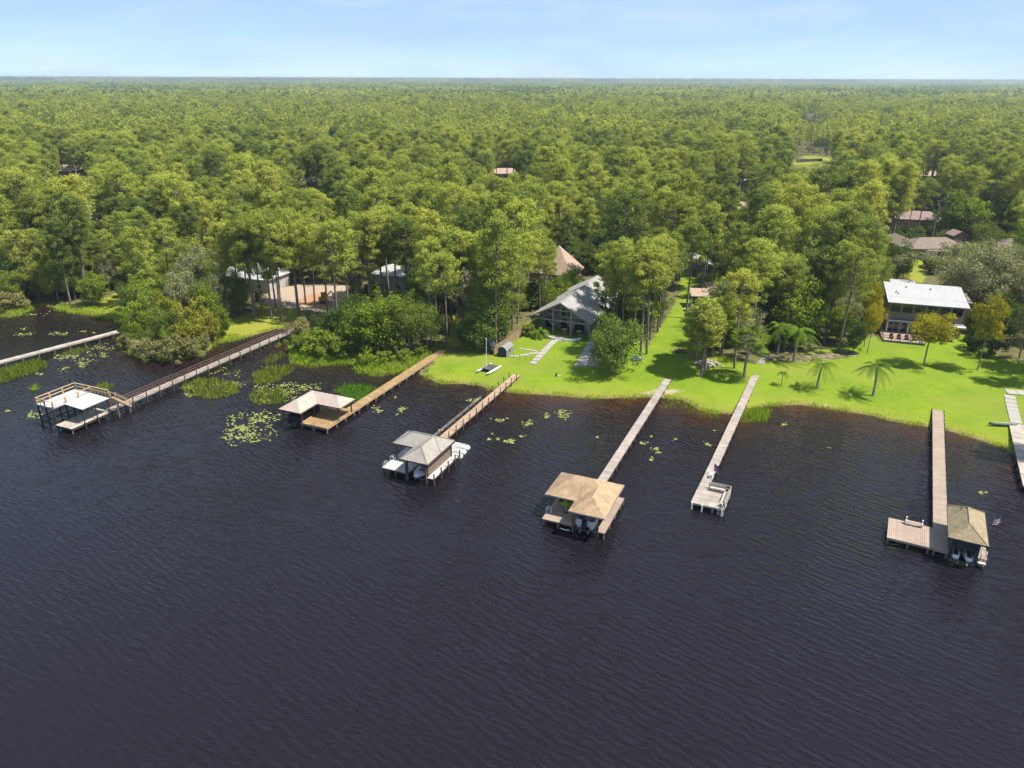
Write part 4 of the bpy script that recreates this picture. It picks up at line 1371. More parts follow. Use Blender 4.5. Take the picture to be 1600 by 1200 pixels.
# --- small things on the lawn
c = G(869, 588)
t = thing('lawn_ornament', 'small black upright ornament alone on the open lawn near the shore', 'ornament', c, 0.4)
MB().tube((0, 0, 0), (0, 0, 0.35), 0.14, 0.17, 8).build('base', 'black', t)
MB().tube((0, 0, 0.35), (0.1, 0, 0.72), 0.13, 0.05, 8).build('top', 'black', t)
MB().prism([(0.3, -0.3), (0.8, -0.35), (0.85, 0.1), (0.4, 0.2)], -0.05, 0.05).build('foot_slab', 'concrete', t)

c = G(994, 563)
t = thing('paddle_boat', 'bright blue plastic paddle boat on the grass by the pine row', 'boat', c, math.radians(5))
rr = []
for f, w in ((0, 0.3), (0.2, 0.62), (0.7, 0.66), (1, 0.5)):
    x = -0.95 + 1.9 * f
    rr.append([(x, -w, 0.45), (x, -w * 0.8, 0.03), (x, w * 0.8, 0.03), (x, w, 0.45), (x, w * 0.5, 0.4), (x, -w * 0.5, 0.4)])
MB().loft(rr).build('hull', 'blue', t, True)
for y in (-0.3, 0.3):
    MB().box(0.0, 0.1, y - 0.22, y + 0.22, 0.4, 0.85).build('seat', 'blue', t)
part_box('seat_pad', 'white', t, 0.45, 0.9, -0.4, 0.4, 0.42, 0.6)


def heap(name, label, px, w, d, hgt, n, mat, piece, smin, smax, rot=0.0, long=1.0):
    c = G(*px)
    t = thing(name, label, 'pile', c, rot)
    protos = []
    for k in range(4):
        mb = MB()
        pts = []
        for i in range(5):
            for j in range(7):
                a_, b_ = math.pi * i / 4, 2 * math.pi * j / 7
                r = random.uniform(0.8, 1.1)
                pts.append((r * math.sin(a_) * math.cos(b_) * long, r * math.sin(a_) * math.sin(b_), r * 0.75 * math.cos(a_)))
        fs_ = [(i * 7 + j, (i + 1) * 7 + j, (i + 1) * 7 + (j + 1) % 7, i * 7 + (j + 1) % 7) for i in range(4) for j in range(7)]
        me = bpy.data.meshes.new(piece)
        me.from_pydata(pts, [], fs_)
        me.materials.append(M[mat])
        protos.append(me)
    for i in range(n):
        x, y = random.gauss(0, 0.33) * w, random.gauss(0, 0.33) * d
        x, y = max(-w, min(w, x)), max(-d, min(d, y))
        s = random.uniform(smin, smax)
        zz = max(0, hgt * (1 - (x / w) ** 2 - (y / d) ** 2)) * random.uniform(0.3, 1.0)
        o = link(piece, random.choice(protos), t, (x, y, zz + s * 0.4))
        o.scale = (s, s * random.uniform(0.7, 1), s)
        o.rotation_euler = (random.uniform(-0.4, 0.4), random.uniform(-0.4, 0.4), random.uniform(0, 6.3) if long == 1 else random.uniform(-0.25, 0.25))
    return t


heap('rock_pile', 'heap of tan sandstone rocks under the slender pines on the lawn', (1105, 572), 2.7, 1.5, 0.8, 110, 'rock', 'rock', 0.26, 0.5)
heap('log_pile', 'low stack of brown logs on the grass behind the rock heap', (1061, 551), 1.7, 0.6, 0.7, 46, 'log', 'log', 0.13, 0.2, math.radians(-6), 3.4)

# --- house C: two storeys, white metal roof
c = P(1388, 472, 7.8)
gC = 1.0
rC = math.radians(-17.5)
h = thing('house', 'two-storey tan lake house with white metal roof behind the yellow tree', 'house', (c[0], c[1], gC), rC)
W_, D_, zE = 15.0, 10.0, 7.8 - gC
part_box('wall', 'wall_tan', h, 0.5, W_ - 0.5, 1.0, D_ - 0.5, -0.3, zE - 0.02)


def metal_roof(h, x0, x1, y0, z0, y1, z1, mat='roof_metal', th=0.1, rib=0.45):
    r = MB().add([(x0, y0, z0), (x1, y0, z0), (x1, y1, z1), (x0, y1, z1), (x0, y0, z0 - th), (x1, y0, z0 - th), (x1, y1, z1 - th), (x0, y1, z1 - th)],
                 [(0, 1, 2, 3), (7, 6, 5, 4), (0, 4, 5, 1), (1, 5, 6, 2), (2, 6, 7, 3), (3, 7, 4, 0)]).build('roof', mat, h)
    mb = MB()
    n = int((x1 - x0) / rib)
    for i in range(n + 1):
        x = x0 + 0.03 + (x1 - x0 - 0.06) * i / n
        mb.bar((x, y0 + 0.02, z0 + 0.02), (x, y1 - 0.02, z1 + 0.02), 0.04, 0.05)
    mb.build('standing_seams', mat, r, kind='stuff')
    return r


metal_roof(h, 0, W_, 0, zE, 3.0, zE + 0.5, 'roof_metal')
rr_ = metal_roof(h, 0.02, W_ - 0.02, 3.0, zE + 0.52, D_, zE + 1.9)
for x, y in ((2.0, 5.0), (2.3, 4.3), (4.2, 7.6), (8.8, 7.4)):
    zz = zE + 0.52 + (y - 3) / (D_ - 3) * 1.38
    MB().tube((x, y, zz - 0.05), (x, y, zz + 0.35), 0.13, 0.1).build('vent', 'roof_cap', rr_)
MB().add([(0.5, 1.0, zE - 0.03), (0.5, D_ - 0.5, zE - 0.03), (0.5, D_ - 0.5, zE + 1.6), (0.5, 3.0, zE + 0.35)], [(0, 1, 2, 3)]).build('gable_end', 'wall_tan', h)
MB().add([(W_ - 0.5, 1.0, zE - 0.03), (W_ - 0.5, D_ - 0.5, zE - 0.03), (W_ - 0.5, D_ - 0.5, zE + 1.6), (W_ - 0.5, 3.0, zE + 0.35)], [(3, 2, 1, 0)]).build('gable_end', 'wall_tan', h)
for k in range(6):
    window(h, 1.75 + k * 2.28, 4.55, 2.1, 1.75, 1.0, 'wall_tan', 0)
part_box('awning', 'slat_grey', h, 0.4, W_ - 0.3, -0.6, 0.99, 3.0, 3.15)
part_box('awning_edge', 'white', h, 9.5, W_ - 0.3, -1.6, -0.62, 2.95, 3.17)
for k in range(4):
    window(h, 2.0 + k * 2.5, 0.1, 2.2, 2.4, 1.0, 'white', 1)
for x in (0.6, 4.6, 8.6):
    part_box('porch_post', 'white', h, x - 0.09, x + 0.09, -0.45, -0.27, 0, 2.99)
dk = [(-0.6, 7.0, -6.0, 0.9)]
decking(h, 'composite', dk, 0.55, 'x')
for k in range(5):
    part_box('slat', 'slat_grey', h, -0.6, 7.0, -6.12, -6.02, -0.45 + k * 0.2, -0.28 + k * 0.2)
rail(h, [(-0.6, -5.9), (7.0, -5.9)], 0.55, 'dark_wood', 0.9, 1.5, 0.04, 0.05)
rail(h, [(-0.6, -5.9), (-0.6, 0.5)], 0.55, 'dark_wood', 0.9, 1.5, 0.04, 0.05)
for k, lab in enumerate(('brown wicker chair on the slat-fronted deck, leftmost of four', 'brown wicker chair on the slat-fronted deck, second from left', 'brown wicker chair on the slat-fronted deck, second from right', 'brown wicker chair on the slat-fronted deck, rightmost of four')):
    cc = Matrix.Rotation(rC, 4, 'Z') @ Vector((1.0 + k * 1.4, -4.6, 0))
    ch = thing('deck_chair', lab, 'chair', (c[0] + cc.x, c[1] + cc.y, gC + 0.555), rC)
    part_box('seat', 'brown_wood', ch, -0.35, 0.35, -0.35, 0.35, 0.0, 0.42)
    part_box('backrest', 'brown_wood', ch, -0.35, 0.35, 0.27, 0.38, 0.425, 0.95)
    part_box('cushion', 'red', ch, -0.28, 0.28, -0.3, 0.25, 0.425, 0.5)
# back wings
metal_roof(h, 3.2, 8.4, D_ + 0.5, zE - 1.2, D_ + 12, zE - 0.2)
part_box('wing_wall', 'wall_tan', h, 3.6, 8.0, D_ + 0.6, D_ + 11.6, -0.2, zE - 1.02)
metal_roof(h, 8.8, W_ + 3, D_ + 0.3, zE - 1.5, D_ + 7, zE - 0.9, 'roof_pink')
part_box('wing_wall', 'wall_tan', h, 9.0, W_ + 2.7, D_ + 0.6, D_ + 6.6, -0.2, zE - 1.65)

# --- house F: half hidden behind the pines
c = G(1080, 481)
h = thing('house', 'low brick house with a screened porch half hidden behind tall pines', 'house', c, math.radians(-6))
part_box('wall', 'wall_brick', h, 4.6, 15.5, 1.0, 10.0, -0.2, 3.3)
MB().hip(3.9, 16.3, 0.2, 10.8, 3.5, 0.35).build('roof', 'roof_brown', h)
MB().add([(-0.3, -0.4, 2.9), (4.9, -0.4, 2.9), (4.9, 3.6, 3.8), (-0.3, 3.6, 3.8), (-0.3, -0.4, 2.78), (4.9, -0.4, 2.78), (4.9, 3.6, 3.68), (-0.3, 3.6, 3.68)],
         [(0, 1, 2, 3), (7, 6, 5, 4), (0, 4, 5, 1), (1, 5, 6, 2), (2, 6, 7, 3), (3, 7, 4, 0)]).build('porch_roof', 'roof_ora', h)
part_box('screen', 'glass', h, 0.1, 4.55, 0.0, 3.4, 0.5, 2.7)
part_box('porch_base', 'wall_white', h, 0, 4.58, -0.05, 3.4, -0.2, 0.48)
for x in (0.0, 1.5, 2.6, 4.5):
    part_box('porch_post', 'white', h, x - 0.07, x + 0.07, -0.12, -0.02, 0.48, 2.78)
for x in (6.5, 9.5, 12.5):
    window(h, x, 0.9, 1.6, 1.5, 1.0)
c = G(1086, 487)
hull_boat('trailer_boat', 'small red and white boat parked beside the screened porch', (c[0], c[1], c[2] + 0.25), math.radians(70), 3.6, 1.5)
bpy.data.objects['trailer_boat'].children[0].data.materials[0] = M['red']

# --- the other houses among the trees
HOUSES = [
    ('steep orange-brown pyramid-roofed house rising behind the grey gable house', (872, 450), 9, 9, 4.5, -23, 'hip', 'roof_ora', 'wall_tan', 6.2),
    ('white metal-roofed house seen through the pine trunks above the sandy lot', (398, 447), 15, 9, 3.2, -20, 'hip', 'roof_metal', 'wall_white', 2.8),
    ('slate-roofed grey house behind the pines right of the sandy lot', (548, 425), 10, 9, 4.5, -15, 'gable', 'roof_blue', 'wall_grey', 3.0),
    ('white stucco house glimpsed between pine trunks behind the round green shrubs', (618, 450), 9, 8, 4.2, -18, 'hip', 'roof_metal', 'wall_white', 1.8),
    ('white-roofed building showing above the trees behind the grey gable house', (978, 437), 9, 8, 4.2, -20, 'gable', 'roof_metal', 'wall_white', 2.2),
    ('small grey-roofed house at the end of the narrow grass strip', (1082, 428), 9, 7, 3.0, -5, 'gable', 'roof_house', 'wall_grey', 2.0),
    ('rose-roofed house with arched porch in the woods at far right', (1432, 354), 15, 8, 3.0, -14, 'hip', 'roof_red', 'wall_tan', 2.4),
    ('brown-roofed house at the right edge behind the big live oak', (1600, 402), 18, 10, 3.0, -10, 'hip', 'roof_brown', 'wall_tan', 2.6),
    ('isolated brown-roofed house on the far left of the forest', (108, 285), 14, 10, 6.0, -12, 'hip', 'roof_ora', 'wall_tan', 2.4),
    ('orange-roofed house in the middle of the forest beyond the pines', (788, 279), 18, 10, 3.0, 5, 'hip', 'roof_ora', 'wall_white', 2.2),
    ('far slate-roofed house among the treetops on the right', (1268, 190), 26, 16, 5.0, 5, 'hip', 'roof_blue', 'wall_white', 4.0),
    ('pale roofed house deep in the woods right of centre', (1165, 290), 14, 9, 3.0, -5, 'hip', 'roof_house', 'wall_white', 2.0),
    ('small white building between pines left of centre in the forest', (487, 293), 10, 8, 3.0, 8, 'hip', 'roof_pink', 'wall_white', 2.0),
    ('tan house in the right-hand woods above the rose roof', (1455, 283), 14, 9, 3.0, -8, 'hip', 'roof_ora', 'wall_white', 2.0),
    ('tan-roofed house in the woods above the middle pines', (1168, 337), 14, 9, 3.0, -8, 'hip', 'roof_ora', 'wall_tan', 2.2),
    ('small white shed roof showing through the left woods', (137, 352), 6, 5, 6.0, -8, 'gable', 'roof_metal', 'wall_white', 1.4),
]
for (lab, px, w, d, wh, rot, kind, rmat, wmat, rise) in HOUSES:
    g_ = G(*px)
    gen_house(lab, g_, w, d, wh, rot, kind, rmat, wmat, rise)
# --- house D with its back porch
c = G(1452, 399)
h = gen_house('long brown-roofed house with white back porch beyond the grass strip', c, 17, 9, 2.9, 2, 'hip', 'roof_brown', 'wall_tan', 2.4)
MB().hip(-10.5, -3.0, -2.0, 13.0, 3.1, 0.5).build('roof', 'roof_brown', h)
part_box('wing_wall', 'wall_tan', h, -9.8, -3.7, 4.6, 12.4, -0.2, 2.9)
part_box('porch_roof', 'roof_brown', h, -4.5, 2.5, -7.0, -5.15, 2.7, 2.85)
for x in (-4.3, -2.0, 0.3, 2.3):
    part_box('porch_post', 'white', h, x - 0.08, x + 0.08, -6.9, -6.7, 0, 2.69)
rail(h, [(-4.3, -6.8), (2.3, -6.8)], 0.0, 'white', 0.9, 1.1, 0.03, 0.05)
c = G(1491, 383)
gen_house('small red-brown roofed tool shed beside the long brown-roofed house', c, 4.5, 4, 3.2, 5, 'gable', 'roof_red', 'wall_brown', 1.4, 0.3, 'shed', 0, False, 'tool_shed')
for lab, a_, b_ in (('dark board fence across the far clearing on the right', (1246, 254), (1292, 252)), ('dark board fence at the right edge behind the big live oak', (1505, 388), (1600, 381))):
    p, q = G(*a_), G(*b_)
    L_ = float(np.hypot(*(q - p)[:2]))
    t = thing('fence', lab, 'fence', p, math.atan2(q[1] - p[1], q[0] - p[0]))
    n_ = int(L_ / 4)
    for k in range(n_):
        part_box('fence_panel', 'darkfence', t, k * 4 + 0.06, k * 4 + 3.94, -0.03, 0.03, 0, 1.9)
        post(t, k * 4, 0, -0.2, 2.0, 0.06, 'darkfence', True, 'fence_post')

# --- building lot on the left: digger and silt fence
c = G(506, 473)
t = thing('mini_excavator', 'small orange-yellow digger parked on the sandy building lot', 'excavator', c, math.radians(20))
for sy in (-0.7, 0.7):
    rr = [[(x, sy - 0.2, z), (x, sy + 0.2, z)] for x, z in ((-1.0, 0.1), (-0.8, 0), (0.8, 0), (1.0, 0.1), (1.0, 0.4), (0.8, 0.55), (-0.8, 0.55), (-1.0, 0.4))]
    n = len(rr)
    MB().add([p for r in rr for p in r], [tuple(2 * i for i in range(n)), tuple(2 * i + 1 for i in range(n - 1, -1, -1))] + [(2 * i, 2 * i + 1, 2 * ((i + 1) % n) + 1, 2 * ((i + 1) % n)) for i in range(n)]).build('track', 'black', t)
part_box('body', 'yellow_paint', t, -1.1, 0.7, -0.75, 0.75, 0.6, 1.35)
part_box('cab', 'yellow_paint', t, -0.5, 0.6, -0.7, 0.1, 1.35, 2.6)
part_box('cab_window', 'glass', t, 0.6, 0.62, -0.6, 0.0, 1.6, 2.4)
MB().bar((0.6, 0.4, 1.2), (1.9, 0.4, 2.6), 0.2, 0.3).build('boom', 'yellow_paint', t)
MB().bar((1.9, 0.4, 2.6), (2.7, 0.4, 1.1), 0.16, 0.24).build('dipper_arm', 'yellow_paint', t)
MB().prism([(2.4, 0.15), (3.0, 0.15), (3.0, 0.65), (2.4, 0.65)], 0.55, 1.05).build('bucket', 'black', t)
wire_fence('low black silt fence along the front of the sandy building lot', (412, 483), (500, 489), 10, 0.7)
# ------------------------------------------------------------------ vegetation: prototypes
def rnd_dirs(rng, n):
    v = rng.normal(size=(n, 3))
    return v / np.linalg.norm(v, axis=1, keepdims=True)


def leaf_quads(rng, c, nrm, Ls, Ws):
    nrm = nrm / np.linalg.norm(nrm, axis=1, keepdims=True)
    r = rnd_dirs(rng, len(c))
    u = np.cross(nrm, r)
    u /= np.linalg.norm(u, axis=1, keepdims=True) + 1e-9
    v = np.cross(nrm, u)
    L = (Ls * rng.uniform(0.6, 1.25, len(c)))[:, None]
    w = (Ws * rng.uniform(0.6, 1.25, len(c)))[:, None]
    vs = np.stack([c + u * L, c + v * w, c - u * L, c - v * w], 1).reshape(-1, 3)
    return vs, np.arange(len(vs)).reshape(-1, 4)


def clumps(rng, cen, rad, n, flat, Ls, Ws, jit=0.55, lift=0.25):
    """Leaf faces spread over the shell of each clump."""
    K = len(cen)
    d = rnd_dirs(rng, K * n)
    d[:, 2] += lift * rng.uniform(0, 1, K * n)
    ci = np.repeat(np.arange(K), n)
    rr = rad[ci][:, None] * rng.uniform(0.45, 1.05, (K * n, 1))
    off = d * rr
    off[:, 2] *= flat
    return leaf_quads(rng, cen[ci] + off, d + jit * rng.normal(size=d.shape), Ls, Ws)


class Wood:
    def __init__(s):
        s.v, s.f = [], []

    def limb(s, pts, rad, n=5):
        b = len(s.v)
        pts = [np.asarray(p, float) for p in pts]
        for k, p in enumerate(pts):
            d = pts[min(k + 1, len(pts) - 1)] - pts[max(k - 1, 0)]
            d = d / (np.linalg.norm(d) + 1e-9)
            a = np.cross(d, (0.31, 0.17, 0.05) if abs(d[2]) > 0.9 else (0, 0, 1))
            a /= np.linalg.norm(a) + 1e-9
            c = np.cross(d, a)
            for i in range(n):
                t = 2 * math.pi * i / n
                s.v.append(p + (a * math.cos(t) + c * math.sin(t)) * rad[k])
        for k in range(len(pts) - 1):
            for i in range(n):
                j = (i + 1) % n
                s.f.append((b + k * n + i, b + k * n + j, b + (k + 1) * n + j, b + (k + 1) * n + i))

    def mesh(s, name, mat):
        return np_mesh(name, np.array(s.v), np.array(s.f), M[mat], True)


def pine_proto(seed, h=21.0, lod=0, cf=0.48, R=3.1):
    rng = np.random.default_rng(seed)
    wd = Wood()
    lean = rng.normal(0, 0.35, 2)
    zs = np.linspace(-0.3, h * 0.97, 7)

    def tp(z):
        f = z / h
        return np.array([lean[0] * f + 0.25 * math.sin(3 * f + seed), lean[1] * f + 0.25 * math.cos(2.3 * f + seed) - 0.25, z])
    wd.limb([tp(z) for z in zs], [0.25 * (1 - 0.8 * max(0, z) / h) + 0.03 for z in zs], 6 if lod == 0 else 4)
    cen, rad = [], []
    nl = 30 if lod == 0 else 16
    az = rng.uniform(0, 6.28)
    for k in range(nl):
        f = (k + rng.uniform(0, 0.9)) / nl
        z = h * (1 - cf) + h * cf * 0.93 * f
        prof = (0.62 + 0.38 * math.sin(math.pi * min(1, f * 0.9 + 0.1))) * math.sqrt(max(0.05, 1 - max(0, (f - 0.55) / 0.5) ** 2))
        L = R * prof * rng.uniform(0.65, 1.15)
        az += 2.399 + rng.normal(0, 0.3)
        b = tp(z)
        rise = rng.uniform(-0.05, 0.35) + 0.5 * f
        e = b + np.array([math.cos(az) * L, math.sin(az) * L, L * rise])
        if lod == 0:
            wd.limb([b, (b + e) / 2 + (0, 0, -0.08 * L), e], [0.07, 0.045, 0.02], 4)
        cen.append(e)
        rad.append(rng.uniform(0.85, 1.4))
        if lod == 0:
            for _ in range(2):
                g = rng.uniform(0.45, 0.85)
                cen.append(b + (e - b) * g + rng.normal(0, 0.5, 3) * (1, 1, 0.5) + (0, 0, 0.25))
                rad.append(rng.uniform(0.7, 1.15))
    cen.append(tp(h * 0.97))
    rad.append(1.0)
    cen, rad = np.array(cen), np.array(rad)
    if lod == 0:
        vs, fs = clumps(rng, cen, rad, 72, 0.68, 0.23, 0.105, 0.55, 0.6)
    else:
        vs, fs = clumps(rng, cen, rad * 1.25, 24, 0.7, 0.5, 0.3, 0.5, 0.6)
    return wd.mesh('trunk', 'bark'), np_mesh('crown', vs, fs, M['pine'])


def broad_proto(seed, h, R, mat, base=0.25, nc=70, nl=70, leaf=0.2, flat=0.8, bark='greybark', moss=0, trunk=True, squash=1.0, cr=(0.7, 1.2), trunk_r=0.22):
    rng = np.random.default_rng(seed)
    wd = Wood()
    cz0, cz1 = h * base, h
    cc = np.array([0, 0, (cz0 + cz1) / 2])
    ax = np.array([R, R * squash, (cz1 - cz0) / 2])
    d = rnd_dirs(rng, nc)
    lob = 1 + 0.22 * np.sin(3 * np.arctan2(d[:, 1], d[:, 0]) + seed) + 0.15 * rng.normal(size=nc)
    cen = cc + d * ax * (rng.uniform(0.35, 0.92, nc) ** 0.6 * lob)[:, None]
    cen[:, 2] = np.clip(cen[:, 2], 0.25, h * 1.03)
    sc = (R + h) / 10
    rad = rng.uniform(*cr, nc) * min(1.3, max(0.4, sc))
    fork = np.array([0, 0, max(0.2, cz0 + 0.15 * (cz1 - cz0))])
    if trunk:
        wd.limb([(0, 0, -0.3), fork * (0, 0, 0.5) + rng.normal(0, 0.05, 3), fork], [trunk_r * 1.2, trunk_r, trunk_r * 0.8], 6)
    for k in rng.choice(nc, min(nc, 16), replace=False):
        m = (fork + cen[k]) / 2 + rng.normal(0, 0.15, 3)
        wd.limb([fork if trunk else (0.1 * rng.normal(), 0.1 * rng.normal(), 0), m, cen[k]], [trunk_r * 0.45, trunk_r * 0.28, 0.02], 4)
    vs, fs = clumps(rng, cen, rad, nl, flat, leaf, leaf * 0.6, 0.6, 0.35)
    out = [wd.mesh('trunk', bark), np_mesh('crown', vs, fs, M[mat])]
    if moss:
        k = rng.choice(nc, moss)
        c = cen[k] + (0, 0, -0.3)
        n = 24
        c = np.repeat(c, n, 0) + rng.normal(0, 0.28, (moss * n, 3)) * (1, 1, 0.2)
        ln = rng.uniform(0.4, 1.3, len(c))
        w = 0.07
        a = rng.uniform(0, 6.28, len(c))
        dx = np.stack([np.cos(a) * w, np.sin(a) * w, 0 * a], 1)
        dn = np.stack([0 * a, 0 * a, -ln], 1)
        v = np.stack([c - dx, c + dx, c + dx * 0.3 + dn, c - dx * 0.3 + dn], 1).reshape(-1, 3)
        out.append(np_mesh('hanging_moss', v, np.arange(len(v)).reshape(-1, 4), M['moss']))
    return out


def palm_proto(seed, h, nf, Lf, kind='feather'):
    rng = np.random.default_rng(seed)
    wd = Wood()
    zs = np.linspace(-0.2, h, 6)
    wd.limb([(0.12 * math.sin(z * 0.7 + seed), 0.1 * math.cos(z * 0.5), z) for z in zs], [0.17, 0.15, 0.13, 0.12, 0.12, 0.14], 7)
    top = np.array([0.12 * math.sin(h * 0.7 + seed), 0.1 * math.cos(h * 0.5), h])
    vs, fs = [], []
    for k in range(nf):
        az = 2.4 * k + rng.normal(0, 0.2)
        el = rng.uniform(-0.1, 1.15) if kind == 'feather' else rng.uniform(-0.5, 1.45)
        L = Lf * rng.uniform(0.8, 1.1)
        ca, sa = math.cos(az), math.sin(az)

        def q(t):
            r = L * t
            hor = r * math.cos(el) + 0.15 * r
            z = r * math.sin(el) - 0.95 * L * (t ** 2.2) * (0.85 if kind == 'feather' else 0.14)
            return top + np.array([ca * hor, sa * hor, z])
        side = np.array([-sa, ca, 0])
        if kind == 'feather':
            n = 26
            for i in range(n):
                t = 0.12 + 0.88 * i / n
                p = q(t)
                pn = q(min(1, t + 0.05))
                fw = (pn - p) / (np.linalg.norm(pn - p) + 1e-9)
                ll = 0.48 * math.sin(math.pi * (0.15 + 0.8 * t)) * L / 2.4
                for s in (-1, 1):
                    e = p + side * s * ll * 0.8 + fw * ll * 0.5 + np.array([0, 0, -0.45 * ll])
                    b = len(vs)
                    vs += [p - fw * 0.025, p + fw * 0.03, e + fw * 0.015, e - fw * 0.01]
                    fs.append((b, b + 1, b + 2, b + 3))
        else:
            c = q(0.62)
            fw = (q(0.7) - q(0.55))
            fw /= np.linalg.norm(fw)
            n = 15
            for i in range(n):
                a = -1.9 + 3.8 * i / (n - 1)
                dr = fw * math.cos(a) + side * math.sin(a)
                e = c + dr * L * 0.45 + np.array([0, 0, -0.12 * L * abs(math.sin(a)) - 0.05])
                wv = np.cross(dr, (0, 0, 1)) * 0.05
                b = len(vs)
                vs += [c - wv * 0.5, c + dr * L * 0.25 - wv, e, c + dr * L * 0.25 + wv]
                fs.append((b, b + 1, b + 2, b + 3))
            wd.limb([top, q(0.3), c], [0.03, 0.025, 0.02], 3)
    return [wd.mesh('trunk', 'greybark'), np_mesh('fronds', np.array(vs), np.array(fs), M['palm' if kind == 'feather' else 'bright'])]


PROTO = {}
PROTO['pine'] = [(21.0, pine_proto(100 + i, 21.0, 0, (0.42, 0.54, 0.48, 0.60, 0.40, 0.50, 0.46, 0.64)[i], (3.5, 4.2, 3.0, 3.6, 3.9, 2.7, 4.6, 3.1)[i])) for i in range(8)]
PROTO['slimpine'] = [(15.0, pine_proto(150 + i, 15.0, 0, 0.55, 1.9)) for i in range(2)]
PROTO['oak'] = [(11.0, broad_proto(200 + i, 11.0, (3.6, 4.2, 3.2, 4.6)[i], 'oak', 0.2, 85, 75, 0.19)) for i in range(4)]
PROTO['mossy'] = [(12.0, broad_proto(220 + i, 12.0, 3.4, 'liveoak', 0.22, 60, 60, 0.18, moss=26)) for i in range(2)]
PROTO['liveoak'] = [(15.0, broad_proto(230 + i, 15.0, 9.5, 'liveoak', 0.32, 170, 110, 0.2, 0.7, moss=30, cr=(0.9, 1.5), trunk_r=0.45)) for i in range(2)]
PROTO['round'] = [(9.0, broad_proto(240, 9.0, 4.4, 'roundleaf', 0.1, 130, 100, 0.17))]
PROTO['dark'] = [(8.0, broad_proto(250 + i, 8.0, 3.0, 'dark', 0.05, 80, 80, 0.18)) for i in range(2)]
PROTO['bright'] = [(7.0, broad_proto(260 + i, 7.0, 2.4, 'bright', 0.06, 70, 80, 0.17)) for i in range(3)]
PROTO['yellow'] = [(7.0, broad_proto(270 + i, 7.0, 2.5, 'yellow', 0.42, 55, 75, 0.15, 0.55, trunk_r=0.11)) for i in range(2)]
PROTO['cypress'] = [(9.0, broad_proto(280 + i, 9.0, 2.0, 'bright', 0.35, 60, 60, 0.15, 0.6, moss=14, trunk_r=0.13)) for i in range(2)]
PROTO['shrub'] = [(2.6, broad_proto(300 + i, 2.6, 1.7, 'bright', 0.0, 40, 70, 0.12, trunk=False, trunk_r=0.06)) for i in range(3)]
PROTO['dryshrub'] = [(3.0, broad_proto(310 + i, 3.0, 2.0, 'myrtle', 0.0, 44, 75, 0.11, trunk=False, trunk_r=0.06)) for i in range(3)]
PROTO['gold'] = [(4.5, broad_proto(320 + i, 4.5, 2.0, 'goldleaf', 0.0, 44, 80, 0.13, trunk=False, trunk_r=0.08)) for i in range(2)]
PROTO['darkshrub'] = [(3.0, broad_proto(330 + i, 3.0, 2.1, 'dark', 0.0, 44, 70, 0.15, trunk=False, trunk_r=0.06)) for i in range(2)]
PROTO['queenpalm'] = [(3.6, palm_proto(1, 3.6, 20, 2.3)), (3.6, palm_proto(4, 3.6, 18, 2.2))]
PROTO['fanpalm'] = [(4.4, palm_proto(2, 4.4, 56, 2.2, 'fan'))]
PROTO['palmetto'] = [(2.0, palm_proto(3, 0.5, 34, 1.9, 'feather'))]
PROTO['conifer'] = [(5.0, broad_proto(340, 5.0, 1.5, 'oak', 0.05, 60, 50, 0.13, trunk_r=0.09))]
PNAME = {'pine': ('pine_tree', 'pine tree'), 'slimpine': ('pine_tree', 'pine tree'), 'oak': ('oak_tree', 'tree'), 'mossy': ('mossy_tree', 'tree'), 'liveoak': ('live_oak', 'tree'), 'round': ('broadleaf_tree', 'tree'),
         'dark': ('broadleaf_tree', 'tree'), 'bright': ('broadleaf_tree', 'tree'), 'yellow': ('yellow_tree', 'tree'), 'cypress': ('cypress_tree', 'tree'), 'shrub': ('shrub', 'shrub'), 'dryshrub': ('shrub', 'shrub'), 'gold': ('shrub', 'shrub'),
         'darkshrub': ('shrub', 'shrub'), 'queenpalm': ('palm_tree', 'palm'), 'fanpalm': ('palm_tree', 'palm'), 'palmetto': ('palm_shrub', 'palm'), 'conifer': ('conifer', 'tree')}


def plant(kind, x, y, h, label, group=None, var=None, rz=None, wide=1.0, z=None):
    pr = PROTO[kind]
    h0, meshes = pr[(var if var is not None else random.randrange(1000)) % len(pr)]
    nm, cat = PNAME[kind]
    t = thing(nm, label, cat, (x, y, float(gz(x, y)) if z is None else z), random.uniform(0, 6.28) if rz is None else rz, group)
    s = h / h0
    t.scale = (s * wide, s * wide, s)
    for me in meshes:
        pt_ = link(me.name.split('.')[0], me, t)
        if pt_.name.startswith('hanging_moss'):
            pt_['kind'] = 'stuff'
    return t


def height_for(px, py, top):
    g = G(px, py)
    lo, hi = 0.3, 40.0
    for _ in range(30):
        m = (lo + hi) / 2
        if Q((g[0], g[1], g[2] + m))[1] > top:
            lo = m
        else:
            hi = m
    return g, lo


